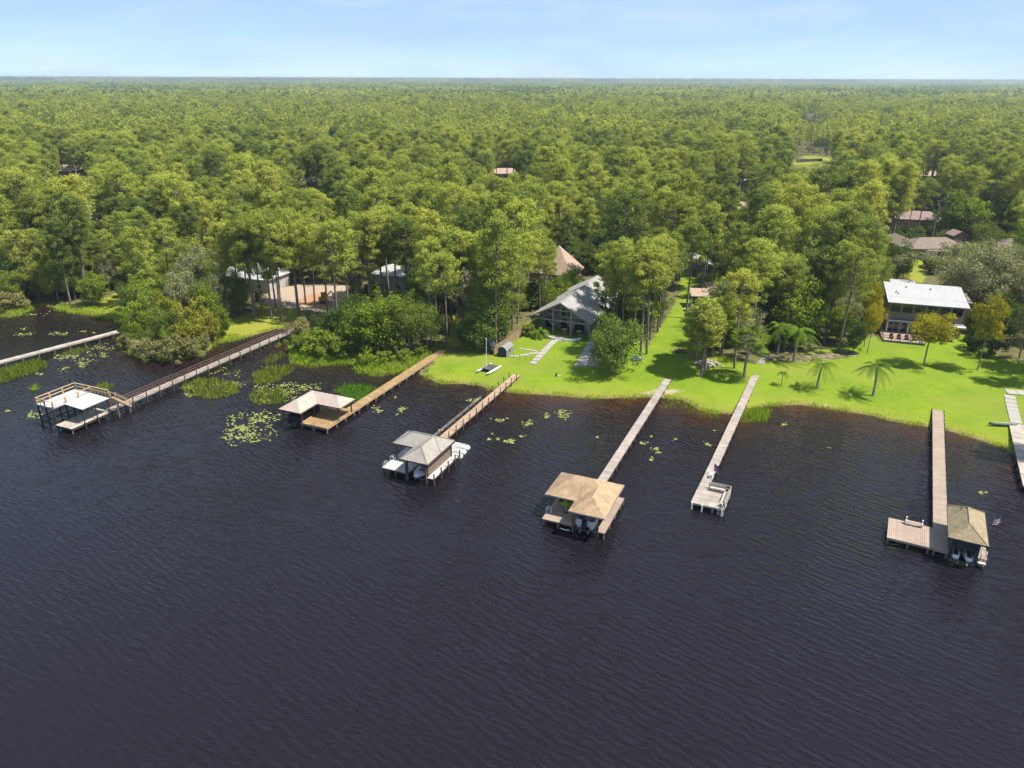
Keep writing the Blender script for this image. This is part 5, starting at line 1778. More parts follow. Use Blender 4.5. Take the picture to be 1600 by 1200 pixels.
# ------------------------------------------------------------------ vegetation: plants placed one by one
# (kind, base x, base y, top y, label, width factor)
PLANTS = [
    # lawn and right hand gardens
    ('round', 957, 581, 499, 'round leafy green tree beside the cracked concrete pad', 1.0),
    ('fanpalm', 1163, 590, 533, 'fan palm with shaggy crown beside the weathered plank pier', 1.0),
    ('queenpalm', 1278, 607, 568, 'feathery palm on the open lawn, middle of the three near the shore', 1.0),
    ('queenpalm', 1362, 618, 573, 'feathery palm on the open lawn, tallest of the three near the shore', 1.0),
    ('queenpalm', 1221, 602, 583, 'small young palm on the open lawn near the weathered pier', 0.8),
    ('queenpalm', 1213, 553, 511, 'yellowing palm by the sandy bed under the pines, nearer the pier', 1.0),
    ('queenpalm', 1242, 565, 517, 'thin palm by the sandy bed under the pines, farther from the pier', 1.0),
    ('conifer', 1332, 550, 511, 'small dark conical tree at the edge of the sandy bed', 1.0),
    ('yellow', 1443, 571, 487, 'spreading yellow-leaved tree in front of the white-roofed house', 0.95),
    ('yellow', 1527, 578, 470, 'slender yellow-green tree with pale trunk right of the yellow tree', 0.6),
    ('mossy', 1592, 560, 468, 'moss-hung tree at the right edge above the concrete landing', 0.7),
    ('yellow', 1350, 541, 447, 'tall yellow-green tree left of the slat-fronted deck', 0.45),
    ('yellow', 1355, 552, 470, 'thin leaning yellow-green tree nearest the slat-fronted deck', 0.45),
    ('liveoak', 1514, 494, 384, 'huge grey-green live oak spreading over the white metal roof', 1.15),
    ('liveoak', 1588, 500, 392, 'second grey-green live oak at the right edge', 0.9),
    ('darkshrub', 1522, 545, 512, 'dark clipped hedge shrub beside the tan lake house', 0.7),
    ('darkshrub', 1540, 556, 520, 'dark hedge shrub below the slender yellow-green tree', 0.8),
    ('dark', 1560, 535, 470, 'dark tree in the shade under the live oaks', 1.0),
    ('dark', 1518, 520, 478, 'dark tree against the right wall of the tan lake house', 0.7),
    ('palmetto', 842, 526, 499, 'bushy low palm left of the paved patio', 0.8),
    ('palmetto', 909, 529, 513, 'bushy low palm right of the paved patio', 0.8),
    ('shrub', 932, 530, 512, 'green shrub at the right corner of the timber porch', 1.0),
    ('shrub', 826, 524, 505, 'green shrub between the cedar fence and the low palm', 1.0),
    ('dark', 747, 548, 482, 'dense dark tree behind the catamaran mast', 1.1),
    ('dark', 776, 536, 488, 'dense dark tree behind the cedar fence', 1.0),
    ('dark', 728, 540, 500, 'dark bushy tree at the end of the golden pier', 0.9),
    ('bright', 1500, 374, 304, 'large bright green tree behind the small tool shed', 1.4),
    ('bright', 1545, 368, 306, 'large bright green tree right of the tool shed trees', 1.5),
    ('oak', 1535, 398, 346, 'pale round tree in front of the dark fence at far right', 1.0),
    ('dark', 1400, 440, 380, 'dark round tree at the left of the grass strip behind the tan house', 0.9),
    ('bright', 858, 497, 448, 'yellow-green tree pressed against the left side of the grey gable house', 0.7),
    ('bright', 872, 480, 432, 'yellow-green tree behind the left roof slope of the grey gable house', 0.9),
    ('bright', 892, 462, 418, 'olive tree behind the ridge of the grey gable house', 1.0),
    # left bay
    ('dryshrub', 8, 483, 452, 'yellowish shrub on the marsh bank at the left edge', 1.3),
    ('dryshrub', 28, 481, 462, 'greyish shrub on the marsh bank near the left edge', 1.3),
    ('gold', -12, 484, 455, 'orange-tinged shrub at the very left edge of the marsh bank', 1.2),
    ('bright', 147, 477, 431, 'isolated yellow-green tree at the head of the left bay', 1.0),
    ('oak', 60, 468, 404, 'broad green tree behind the marsh bank on the left', 1.0),
    ('oak', 92, 470, 410, 'broad green tree at the back of the left bay', 0.95),
    ('oak', 118, 468, 406, 'broad green tree just left of the isolated yellow-green tree', 0.9),
    ('dark', 35, 468, 405, 'dark tree behind the marsh bank on the left', 1.0),
    ('mossy', 172, 455, 398, 'grey moss-hung tree right of the left bay', 0.8),
    ('mossy', 196, 452, 402, 'grey moss-hung tree above the bay lawn', 0.8),
    ('dark', 190, 464, 440, 'low dark tree at the edge of the bay lawn', 0.9),
    # peninsula between the two left boardwalks
    ('dryshrub', 200, 545, 522, 'dry brown shrub at the tip of the pale boardwalk', 1.0),
    ('dryshrub', 222, 556, 526, 'dry grey-brown shrub at the waterline of the bushy point, left side', 1.1),
    ('dryshrub', 246, 560, 530, 'dry grey-brown shrub at the waterline of the bushy point, centre left', 1.1),
    ('dryshrub', 272, 561, 528, 'dry tan shrub at the waterline of the bushy point, centre right', 1.1),
    ('dryshrub', 298, 556, 526, 'dry tan shrub at the waterline of the bushy point, right side', 1.1),
    ('dryshrub', 320, 545, 522, 'dry tan shrub at the right end of the bushy point', 0.9),
    ('bright', 222, 532, 466, 'leafy green tree at the left of the bushy point', 0.9),
    ('oak', 250, 538, 478, 'dense green tree in the middle of the bushy point', 0.8),
    ('dark', 275, 540, 490, 'dark rounded tree behind the dry shrubs', 0.9),
    ('gold', 300, 542, 478, 'golden-leaved tree at the centre of the bushy point', 0.8),
    ('gold', 322, 536, 470, 'tall golden-leaved tree at the right of the bushy point', 0.7),
    ('gold', 200, 536, 508, 'golden shrub at the landing of the pale boardwalk', 0.9),
    ('bright', 350, 524, 484, 'round green shrub beside the golden-leaved tree', 0.9),
    ('cypress', 238, 512, 436, 'yellow-green cypress rising behind the bushy point', 1.2),
    ('mossy', 292, 512, 424, 'moss-hung tree rising behind the bushy point', 0.9),
    ('oak', 318, 508, 432, 'broad tree behind the golden-leaved trees', 0.8),
    ('mossy', 345, 500, 425, 'moss-hung tree left of the open pine stand', 0.75),
    ('oak', 378, 494, 445, 'broad tree at the left of the open pine stand', 0.8),
    ('oak', 235, 546, 512, 'oak-leaved bush filling the left of the bushy point', 0.80),
    ('bright', 262, 549, 514, 'leafy bush filling the middle of the bushy point', 0.80),
    ('gold', 288, 549, 510, 'gold-green bush between the dry shrubs and the golden tree', 0.80),
    ('bright', 310, 541, 502, 'leafy bush at the foot of the golden-leaved trees', 0.80),
    ('oak', 340, 531, 503, 'oak-leaved bush at the right end of the bushy point', 0.80),
    ('bright', 210, 541, 503, 'leafy bush next to the landing of the pale boardwalk', 0.80),
    ('gold', 268, 528, 462, 'gold-green tree in the heart of the bushy point', 0.80),
    ('bright', 332, 514, 452, 'leafy tree behind the right end of the bushy point', 0.80),
    ('oak', 215, 508, 440, 'broad tree behind the landing of the pale boardwalk', 0.80),
    ('oak', 262, 505, 430, 'broad tree behind the heart of the bushy point', 0.80),
    ('oak', 362, 486, 420, 'broad tree screening the left half of the white-roofed house', 0.80),
    # marsh edge between the second boardwalk and the golden pier
    ('dryshrub', 470, 526, 498, 'grey brushy shrub at the landing of the railed boardwalk', 1.1),
    ('shrub', 470, 548, 522, 'bright green shrub in the marsh below the railed boardwalk', 1.1),
    ('shrub', 492, 552, 520, 'bright green shrub in the marsh, second from the railed boardwalk', 1.1),
    ('shrub', 515, 554, 518, 'bright green shrub in the middle of the marsh edge', 1.2),
    ('shrub', 540, 553, 520, 'bright green shrub under the large leafy marsh tree', 1.2),
    ('dark', 500, 532, 492, 'dark tree behind the marsh shrubs', 0.9),
    ('dark', 528, 530, 478, 'tall dark tree behind the marsh shrubs', 0.9),
    ('bright', 572, 552, 480, 'large leafy green tree at the marsh edge', 1.2),
    ('bright', 606, 550, 466, 'tall leafy green tree in the middle of the marsh trees', 1.1),
    ('oak', 640, 550, 470, 'broad green tree at the right of the marsh trees', 0.9),
    ('oak', 668, 548, 474, 'broad green tree nearest the landing of the golden pier', 0.8),
    ('bright', 652, 530, 462, 'yellow-green tree behind the marsh trees', 0.9),
    ('bright', 590, 530, 462, 'yellow-green tree behind the large leafy marsh tree', 0.9),
    ('dark', 555, 520, 462, 'dark tree behind the large leafy marsh tree', 1.0),
    ('shrub', 600, 566, 548, 'low leafy shrub among the marsh weeds near the golden pier', 1.3),
    ('shrub', 630, 562, 545, 'low leafy shrub left of the landing of the golden pier', 1.3),
    ('shrub', 655, 556, 542, 'low leafy shrub touching the landing of the golden pier', 1.2),
    ('shrub', 572, 570, 552, 'low leafy shrub at the front of the marsh', 1.3),
    ('gold', 436, 546, 536, 'tiny orange shrub standing in the water by the railed boardwalk', 1.0),
]
for (k, bx, by, ty, lab, wf) in PLANTS:
    g, hh = height_for(bx, by, ty)
    plant(k, g[0], g[1], hh, lab, None, wide=wf)

# pines of the foreground, by base pixel
PINES = [
    ('lone pine trunk standing clear on the grass strip by the screened porch', [(1072, 497, 350)]),
    ('tall pine with pale leaning trunk beside the fan palm', [(1146, 575, 428)]),
    ('slim pine in the clump over the rock heap', [(1088, 568, 478), (1096, 588, 486), (1101, 581, 470), (1112, 558, 466), (1123, 556, 472), (1127, 553, 462), (1082, 560, 482)]),
    ('tall pine in the close row right of the round leafy tree', [(1000, 557, 388), (1006, 553, 380), (1026, 519, 372), (1031, 511, 366), (1037, 505, 372), (1018, 530, 384)]),
    ('tall pine before the right roof slope of the grey house', [(958, 525, 402), (972, 530, 388), (985, 538, 392)]),
    ('slender tall pine in the open stand above the railed boardwalk', [(396, 498, 345), (424, 498, 335), (437, 499, 342), (445, 506, 352), (398, 492, 338), (466, 493, 330), (469, 493, 345), (431, 482, 332), (478, 474, 338), (492, 482, 342), (410, 490, 352)]),
    ('tall pine between the sandy lot and the marsh trees', [(526, 502, 350), (545, 495, 345), (559, 480, 332), (578, 484, 338), (597, 475, 330), (606, 470, 328), (515, 492, 352)]),
    ('tall pine hiding the left half of the orange-brown pyramid roof', [(850, 478, 372), (843, 486, 378), (858, 470, 384)]),
    ('tall pine just beyond the right edge of the lawn', [(1655, 600, 420), (1680, 585, 410), (1640, 575, 415)]),
    ('tall pine close to the bank of the left bay', [(15, 464, 372), (48, 466, 362), (78, 463, 358), (104, 461, 368), (128, 462, 362), (160, 457, 366), (182, 452, 362), (212, 478, 372), (236, 486, 380)]),
    ('tall pine in front of the white stucco house', [(622, 478, 338), (634, 484, 345), (645, 478, 340)]),
    ('tall pine screening the white-roofed house on the left', [(352, 480, 350), (372, 474, 345), (388, 470, 340)]),
    ('tall pine close beside the right wall of the grey gable house', [(944, 508, 396), (950, 498, 384), (964, 510, 376)]),
    ('tall pine standing behind the cedar fence', [(790, 532, 388), (800, 515, 372), (812, 505, 368), (770, 515, 376)]),
    ('pine at the edge of the shady path behind the golden pier', [(722, 507, 362), (727, 507, 368), (700, 512, 372), (745, 505, 365), (683, 515, 378)]),
    ('tall pine along the sandy bed on the right lawn', [(1252, 522, 395), (1269, 531, 388), (1276, 531, 396), (1290, 533, 378), (1311, 546, 392), (1225, 525, 400), (1200, 530, 402), (1180, 535, 410)]),
]
used = []
ORD = 'first second third fourth fifth sixth seventh eighth ninth tenth eleventh twelfth'.split()
for lab, lst in PINES:
    for n_, (bx, by, ty) in enumerate(sorted(lst)):
        g, hh = height_for(bx, by, ty)
        plant('slimpine' if 'slim pine' in lab else 'pine', g[0], g[1], hh, lab + (', %s from left' % ORD[n_] if len(lst) > 1 else ''), lab if len(lst) > 1 else None, wide=0.85 if 'slender' in lab else 1.35 if 'slim' in lab else 1.0)
        used.append((g[0], g[1]))

# ------------------------------------------------------------------ vegetation: the woods
EXCL = [LAWN, LAWN_LEFT, LAWN_BAY, LAWN_BACK, LAWN_FAR, PATH_BACK, SAND_LOT,
        wpoly([(185, 500), (350, 480), (390, 500), (350, 545), (230, 570), (180, 530)]),
        wpoly([(445, 505), (530, 515), (690, 535), (700, 560), (560, 590), (440, 560)]),
        wpoly([(838, 520), (945, 520), (960, 480), (960, 428), (905, 436), (826, 492)]),
        wpoly([(1376, 560), (1530, 560), (1525, 500), (1470, 430), (1385, 425)]),
        wpoly([(1075, 500), (1165, 500), (1165, 470), (1080, 465)]),
        wpoly([(1520, 560), (1700, 600), (1700, 480), (1520, 490)]),
        wpoly([(1180, 590), (1180, 555), (1340, 552), (1360, 590)]),
        wpoly([(-100, 500), (-100, 474), (60, 474), (140, 476), (200, 466), (200, 500)])]
# what the photograph leaves in view between the trees: (x0, y0, x1, y1, distance)
KEEP = [(836, 440, 930, 520, 526), (1392, 425, 1508, 500, 515), (863, 394, 902, 426, 452), (1398, 370, 1484, 392, 402), (1408, 390, 1442, 436, 445), (1398, 330, 1462, 348, 354),
        (362, 406, 432, 426, 445), (415, 446, 545, 486, 480), (527, 398, 558, 418, 425), (602, 420, 626, 444, 450), (1082, 450, 1112, 492, 484), (1050, 446, 1086, 530, 450),
        (90, 259, 128, 274, 286), (774, 261, 803, 270, 279), (1254, 178, 1282, 186, 190), (1242, 236, 1300, 260, 250), (1158, 284, 1170, 287, 290), (966, 404, 984, 412, 437),
        (1072, 402, 1090, 412, 428), (1440, 270, 1466, 280, 283), (470, 283, 496, 291, 293), (1480, 364, 1502, 380, 383), (1570, 376, 1600, 390, 402), (1160, 324, 1172, 328, 337),
        (708, 490, 730, 540, 520), (130, 330, 140, 336, 352), (1478, 308, 1580, 352, 366)]
KEEP = [(a_, b_, c_, d_, float(np.hypot(*G((a_ + c_) / 2, e_)[:2]))) for (a_, b_, c_, d_, e_) in KEEP]


def blocked(x, y, h, R, cf=0.5):
    px, py, w = Q((x, y, 1.0 + h))
    _, pb, _ = Q((x, y, 1.0 + h * (1 - cf)))
    dist = math.hypot(x, y)
    r = R * F_PX / w * 0.95
    for (x0, y0, x1, y1, d) in KEEP:
        if dist < d - 1 and px + r > x0 and px - r < x1 and py < y1 and pb > y0:
            return True
    return False


house_xy = [G(*hh_[1])[:2] for hh_ in HOUSES] + [G(1452, 399)[:2], G(1491, 383)[:2]]
house_r = [max(hh_[2], hh_[3]) * 0.62 + 1.5 for hh_ in HOUSES] + [13, 4]


def grid_points(y0, y1, s, seed):
    rng = np.random.default_rng(seed)
    ys = np.arange(y0, y1, s)
    out = []
    for y in ys:
        xm = 0.72 * y + 30
        xs = np.arange(-xm, xm, s)
        p = np.stack([xs + rng.uniform(-0.5, 0.5, len(xs)) * s, y + rng.uniform(-0.5, 0.5, len(xs)) * s], 1)
        out.append(p)
    return np.vstack(out)


def allowed(pts, margin=3.0):
    ok = shore_d(pts[:, 0], pts[:, 1]) > margin
    for e in EXCL:
        ok &= ~in_poly(pts[:, 0], pts[:, 1], e)
    for c, r in zip(house_xy, house_r):
        ok &= np.hypot(pts[:, 0] - c[0], pts[:, 1] - c[1]) > r
    return pts[ok]


def dens(x, y):
    return 0.5 + 0.5 * math.sin(x * 0.031 + 1.7 * math.sin(y * 0.017)) * math.sin(y * 0.027 + 0.9)


trees = []      # (distance, kind, x, y, h)
rr = random.Random(5)
for x, y in allowed(grid_points(95, 430, 4.7, 3)):
    d = math.hypot(x, y)
    if any((x - a) ** 2 + (y - b) ** 2 < 9 for a, b in used):
        continue
    p_oak = 0.16 + (0.25 if x < -70 and y < 190 else 0.20 if y < 180 else 0.03) + 0.12 * dens(x, y)
    if rr.random() < 0.13 + 0.28 * dens(y, x):
        continue
    if rr.random() < p_oak:
        k, h, R = ('oak' if rr.random() < 0.75 else rr.choice(['mossy', 'dark', 'bright'])), rr.uniform(8, 13), 4.2
    else:
        k, h, R = 'pine', min(25.5, max(12, rr.gauss(20.0, 3.4))), 3.1
    if blocked(x, y, h, R, 0.5 if k == 'pine' else 0.9):
        k, h, R = 'darkshrub', rr.uniform(2, 3.5), 2.0
        if blocked(x, y, h, R, 1.0):
            continue
    trees.append((d, k, x, y, h))
trees.sort()


def zone(k, x, y):
    px, py, _ = Q((x, y, 1.0))
    what = {'pine': 'tall pine', 'oak': 'broad green oak', 'mossy': 'moss-hung grey tree', 'dark': 'dark bushy tree', 'bright': 'bright green tree', 'darkshrub': 'dark understory shrub'}[k]
    where = ('in the woods beyond the left bay' if px < 250 else 'in the woods around the white-roofed house and sandy lot' if px < 500 else 'in the woods behind the marsh trees' if px < 800 else
             'in the woods behind the grey gable house' if px < 1060 else 'in the woods around the screened porch house' if px < 1260 else 'in the woods left of the tan lake house' if px < 1400 else 'in the woods beyond the tan lake house')
    deep = 'at the front ' if py > 440 else 'deep '
    return f'{what} {deep}{where}'


count = {}
LIMIT = {'pine': 215, 'oak': 70, 'mossy': 12, 'dark': 12, 'bright': 12, 'darkshrub': 0}
forest = []     # (proto key, x, y, z, rot, scale)
for d, k, x, y, h in trees:
    px, py, w = Q((x, y, 1.0 + h * 0.85))
    if count.get(k, 0) < LIMIT[k] and -5 < px < 1605:
        count[k] = count.get(k, 0) + 1
        lab = zone(k, x, y)
        plant(k, x, y, h, lab, lab)
    else:
        forest.append((k, x, y, h))

# understory under the near woods
for x, y in allowed(grid_points(110, 300, 4.6, 9), 2.0):
    h = rr.uniform(2.0, 8.0) if y < 190 else rr.uniform(2.0, 5.0)
    if not blocked(x, y, h, 2.0, 1.0) and rr.random() < 0.75:
        forest.append((rr.choice(['darkshrub', 'dark', 'oak', 'oak', 'bright', 'mossy']), x, y, h))

# prototypes for the mass of the forest
protoc = bpy.data.collections.new('forest_prototypes')
PIDX = {}


def reg(key, h0, meshes):
    me = bpy.data.meshes.new('forest_tree')
    vs, fs, mi, mats = [], [], [], []
    b = 0
    for m_ in meshes:
        n = len(m_.vertices)
        v = np.zeros(n * 3, np.float32)
        m_.vertices.foreach_get('co', v)
        f = np.zeros(len(m_.loops), np.int32)
        m_.loops.foreach_get('vertex_index', f)
        vs.append(v.reshape(-1, 3))
        fs.append(f.reshape(-1, 4) + b)
        mi += [len(mats)] * len(m_.polygons)
        mats.append(m_.materials[0])
        b += n
    me2 = np_mesh('forest_tree', np.vstack(vs), np.vstack(fs), None)
    bpy.data.meshes.remove(me)
    for m_ in mats:
        me2.materials.append(m_)
    me2.polygons.foreach_set('material_index', np.array(mi, np.int32))
    o = bpy.data.objects.new('p%03d' % len(PIDX), me2)
    protoc.objects.link(o)
    PIDX.setdefault(key, []).append((len(protoc.objects) - 1, h0))


for key in ('pine', 'oak', 'mossy', 'dark', 'bright', 'darkshrub', 'shrub'):
    for h0, ms in PROTO[key]:
        reg(key, h0, ms)
for i in range(4):
    reg('pinefar', 21.0, pine_proto(400 + i, 21.0, 1, (0.4, 0.5, 0.46, 0.55)[i], (4.2, 3.3, 4.6, 2.9)[i]))
for i in range(2):
    reg('pinefar', 21.0, pine_proto(410 + i, 21.0, 1, (0.68, 0.34)[i], (2.3, 4.9)[i]))
for i, (hh_, rr_2, mt_) in enumerate(((12.0, 4.3, 'oak'), (14.0, 4.0, 'dark'), (10.0, 4.8, 'liveoak'), (11.0, 3.4, 'bright'))):
    reg('oakfar', hh_, broad_proto(420 + i, hh_, rr_2, mt_, 0.2, 30, 26, 0.45))
sn = Wood()
sn.limb([(0, 0, -0.3), (0.1, 0, 7), (0.3, 0.1, 14)], [0.22, 0.17, 0.05], 5)
for k in range(9):
    a_ = k * 2.4
    sn.limb([(0.1, 0, 7 + 0.7 * k), (0.1 + 1.4 * math.cos(a_), 1.4 * math.sin(a_), 7.8 + 0.75 * k), (0.1 + 2.0 * math.cos(a_), 2.0 * math.sin(a_), 8.8 + 0.7 * k)], [0.07, 0.05, 0.02], 4)
reg('snag', 14.5, [sn.mesh('snag', 'greybark')])


def patch(seed, size, n, nl, leaf, R):
    """A stretch of distant canopy: n crowns on a square of ground."""
    rng = np.random.default_rng(seed)
    c = rng.uniform(-size / 2, size / 2, (n, 3))
    c[:, 2] = rng.normal(17.0, 2.4, n)
    low = rng.random(n) < 0.2
    c[low, 2] = rng.uniform(8, 13, low.sum())
    out = []
    who = rng.random(n)
    cl_ = np.sin(c[:, 0] * 0.07 + seed) * np.sin(c[:, 1] * 0.06 + 2 * seed)
    who = np.clip(who + 0.35 * cl_, 0, 0.999)
    for lo_, hi_, mt_ in ((0, 0.62, 'pine'), (0.62, 0.84, 'oak'), (0.84, 1.0, 'dark')):
        k = (who >= lo_) & (who < hi_)
        vs, fs = clumps(rng, c[k], np.full(k.sum(), R) * rng.uniform(0.7, 1.25, k.sum()), nl, 1.0, leaf, leaf * 0.7, 0.45, 0.6)
        out.append(np_mesh('canopy_patch', vs, fs, M[mt_]))
    return out


for i in range(4):
    reg('patch', 1.0, patch(500 + i, 130, 300, 16, 1.45, 3.3))

pts, pid, rot, scl = [], [], [], []


def emit(key, x, y, h):
    i, h0 = PIDX[key][rr.randrange(len(PIDX[key]))]
    s = h / h0
    pts.append((x, y, float(gz(x, y, 50.0)) - 0.05))
    pid.append(i)
    rot.append(rr.uniform(0, 6.283))
    scl.append(s)


for k, x, y, h in forest:
    emit(k, x, y, h)
    if rr.random() < 0.012:
        emit('snag', x + 2.2, y - 1.5, rr.uniform(13, 19))
for x, y in allowed(grid_points(430, 1300, 6.0, 21)):
    if rr.random() < 0.18 + 0.36 * dens(x * 0.7, y * 0.7):
        continue
    oak = rr.random() < 0.16 + 0.2 * dens(y * 0.5, x * 0.5)
    h = rr.uniform(9, 13) if oak else min(26, max(11, rr.gauss(19.0, 4.2)))
    if y < 900 and blocked(x, y, h, 3.2, 0.6):
        continue
    emit('oakfar' if oak else 'pinefar', x, y, h)
yy = 1330.0
while yy < 15000:
    xm = 0.72 * yy + 200
    s = 125 if yy < 6000 else 250
    for xx in np.arange(-xm, xm, s):
        if rr.random() < 0.02:
            continue
        emit('patch', xx + rr.uniform(-10, 10), yy + rr.uniform(-10, 10), (rr.uniform(0.85, 1.2) if yy < 6000 else 2.0))
        if yy >= 6000:
            scl[-1] = 2.0
    yy += s

me = bpy.data.meshes.new('forest')
P_ = np.array(pts, np.float32)
me.vertices.add(len(P_))
me.vertices.foreach_set('co', P_.ravel())
for nm, typ, arr in (('pid', 'INT', np.array(pid, np.int32)), ('rotz', 'FLOAT', np.array(rot, np.float32)), ('size', 'FLOAT', np.array(scl, np.float32))):
    a = me.attributes.new(nm, typ, 'POINT')
    a.data.foreach_set('value', arr)
# far patches keep their height when widened
fo = link('forest', me)
tag(fo, 'unbroken pine and oak forest stretching to the flat horizon', 'forest', None, 'stuff')
ng = bpy.data.node_groups.new('forest_scatter', 'GeometryNodeTree')
ng.interface.new_socket('Geometry', in_out='INPUT', socket_type='NodeSocketGeometry')
ng.interface.new_socket('Geometry', in_out='OUTPUT', socket_type='NodeSocketGeometry')
N = ng.nodes
gi, go = N.new('NodeGroupInput'), N.new('NodeGroupOutput')
ci = N.new('GeometryNodeCollectionInfo')
ci.inputs['Collection'].default_value = protoc
ci.inputs['Separate Children'].default_value = True
ci.inputs['Reset Children'].default_value = True
ip = N.new('GeometryNodeInstanceOnPoints')


def named(nm, typ):
    n = N.new('GeometryNodeInputNamedAttribute')
    n.data_type = typ
    n.inputs['Name'].default_value = nm
    return n.outputs['Attribute']


cx = N.new('ShaderNodeCombineXYZ')
ng.links.new(named('rotz', 'FLOAT'), cx.inputs['Z'])
ng.links.new(gi.outputs[0], ip.inputs['Points'])
ng.links.new(ci.outputs[0], ip.inputs['Instance'])
ip.inputs['Pick Instance'].default_value = True
ng.links.new(named('pid', 'INT'), ip.inputs['Instance Index'])
ng.links.new(cx.outputs[0], ip.inputs['Rotation'])
sz = named('size', 'FLOAT')
ng.links.new(sz, ip.inputs['Scale'])
ng.links.new(ip.outputs[0], go.inputs[0])
md = fo.modifiers.new('scatter', 'NODES')
md.node_group = ng


# ------------------------------------------------------------------ reeds, shore grass, lily pads
def blades(rng, xy, z, h, w, lean=0.35):
    n = len(xy)
    a = rng.uniform(0, 6.28, n)
    hh = h * rng.uniform(0.55, 1.15, n)
    b = np.column_stack([xy, z])
    dx = np.stack([np.cos(a) * w, np.sin(a) * w, 0 * a], 1)
    l1 = np.stack([rng.normal(0, lean, n) * hh, rng.normal(0, lean, n) * hh, hh], 1)
    mid = b + l1 * 0.55 + (0, 0, 0)
    v = np.stack([b - dx, b + dx, mid + dx * 0.8, b + l1, mid - dx * 0.8], 1).reshape(-1, 3)
    return v, np.arange(len(v)).reshape(-1, 5)


def in_patch(rng, poly, dens_):
    p = np.array(poly)
    lo, hi = p.min(0), p.max(0)
    n = int((hi[0] - lo[0]) * (hi[1] - lo[1]) * dens_)
    q = rng.uniform(lo, hi, (n, 2))
    jit = rng.normal(0, 0.25, (n, 2))
    q = q[in_poly(q[:, 0] + jit[:, 0], q[:, 1] + jit[:, 1], poly)]
    clump = 0.5 + 0.5 * np.sin(q[:, 0] * 1.9 + 1.3 * np.sin(q[:, 1] * 1.1)) * np.sin(q[:, 1] * 2.3 + q[:, 0] * 0.4)
    return q[rng.random(len(q)) < 0.45 + 0.55 * clump]


REEDS = [
    ('long green reed island at the left edge beside the pale boardwalk', [(-40, 612), (0, 600), (40, 588), (70, 577), (75, 568), (62, 563), (0, 578), (-40, 590)], 'reed', 0.75, 42),
    ('small dark reed tuft behind the stairs of the white-topped dock', [(148, 607), (160, 600), (174, 602), (176, 609), (160, 611)], 'reed', 0.7, 45),
    ('mid-water reed bed right of the railed boardwalk', [(283, 606), (300, 594), (340, 592), (372, 602), (372, 615), (340, 624), (302, 621)], 'reed', 0.7, 32),
    ('reed bed nearest the marsh in the cove left of the golden pier', [(393, 588), (415, 575), (455, 572), (458, 580), (430, 598), (400, 602)], 'reed', 0.75, 40),
    ('reed bed left of the pink-roofed boathouse', [(388, 622), (400, 608), (440, 606), (455, 616), (440, 633), (400, 633)], 'reed', 0.6, 36),
    ('vivid green waterweed bed behind the pink-roofed boathouse', [(520, 612), (530, 605), (560, 602), (588, 606), (585, 616), (570, 628), (552, 630), (535, 622)], 'reedbright', 0.55, 60),
    ('bright grass clump in the water right of the weathered pier', [(1157, 659), (1164, 641), (1185, 636), (1205, 643), (1203, 656), (1180, 661)], 'shoregrass', 0.6, 60),
    ('tiny round reed tussock alone on the open water near the left edge', [(49, 609), (51, 603), (57, 602), (60, 606), (58, 611), (52, 612)], 'shoregrass', 0.5, 60),
    ('thin brown-green reeds under the pale boardwalk', [(90, 556), (110, 547), (140, 541), (142, 548), (112, 556)], 'reed', 0.45, 30),
    ('small reed patch in the dark water beside the railed boardwalk landing', [(405, 566), (420, 558), (440, 550), (446, 556), (425, 570)], 'reed', 0.5, 25),
    ('sparse shore reeds under the long pale pier', [(1030, 640), (1045, 625), (1072, 628), (1095, 640), (1130, 648), (1130, 655), (1090, 650), (1060, 638)], 'shoregrass', 0.35, 18),
]
rng = np.random.default_rng(77)
for lab, px, mt, h, dn in REEDS:
    poly = wpoly(px, 0.0)
    q = in_patch(rng, poly, dn)
    v, f = blades(rng, q, np.full(len(q), -0.25), h + 0.25, 0.05)
    tag(link('reeds', np_mesh('reeds', v, f, M[mt])), lab, 'reeds', None, 'stuff')

# grass fringe along the waterline
seg = SHORE[5:-5]
ps = []
for (x0, y0), (x1, y1) in zip(seg[:-1], seg[1:]):
    L = math.hypot(x1 - x0, y1 - y0)
    n = int(L * 75)
    t_ = rng.random(n)
    o = rng.normal(0.2, 0.55, n)
    nx, ny = -(y1 - y0) / L, (x1 - x0) / L
    ps.append(np.stack([x0 + (x1 - x0) * t_ + nx * o, y0 + (y1 - y0) * t_ + ny * o], 1))
ps = np.vstack(ps)
cl = np.sin(ps[:, 0] * 0.9 + np.sin(ps[:, 1] * 0.7)) * np.sin(ps[:, 1] * 1.3)
ps = ps[rng.random(len(ps)) < 0.45 + 0.5 * cl]
z = gz(ps[:, 0], ps[:, 1]) - 0.05
v, f = blades(rng, ps, z, 0.5, 0.045, 0.4)
tag(link('shore_grass', np_mesh('shore_grass', v, f, M['shoregrass'])), 'fringe of yellow-green grass along the waterline', 'grass', None, 'stuff')
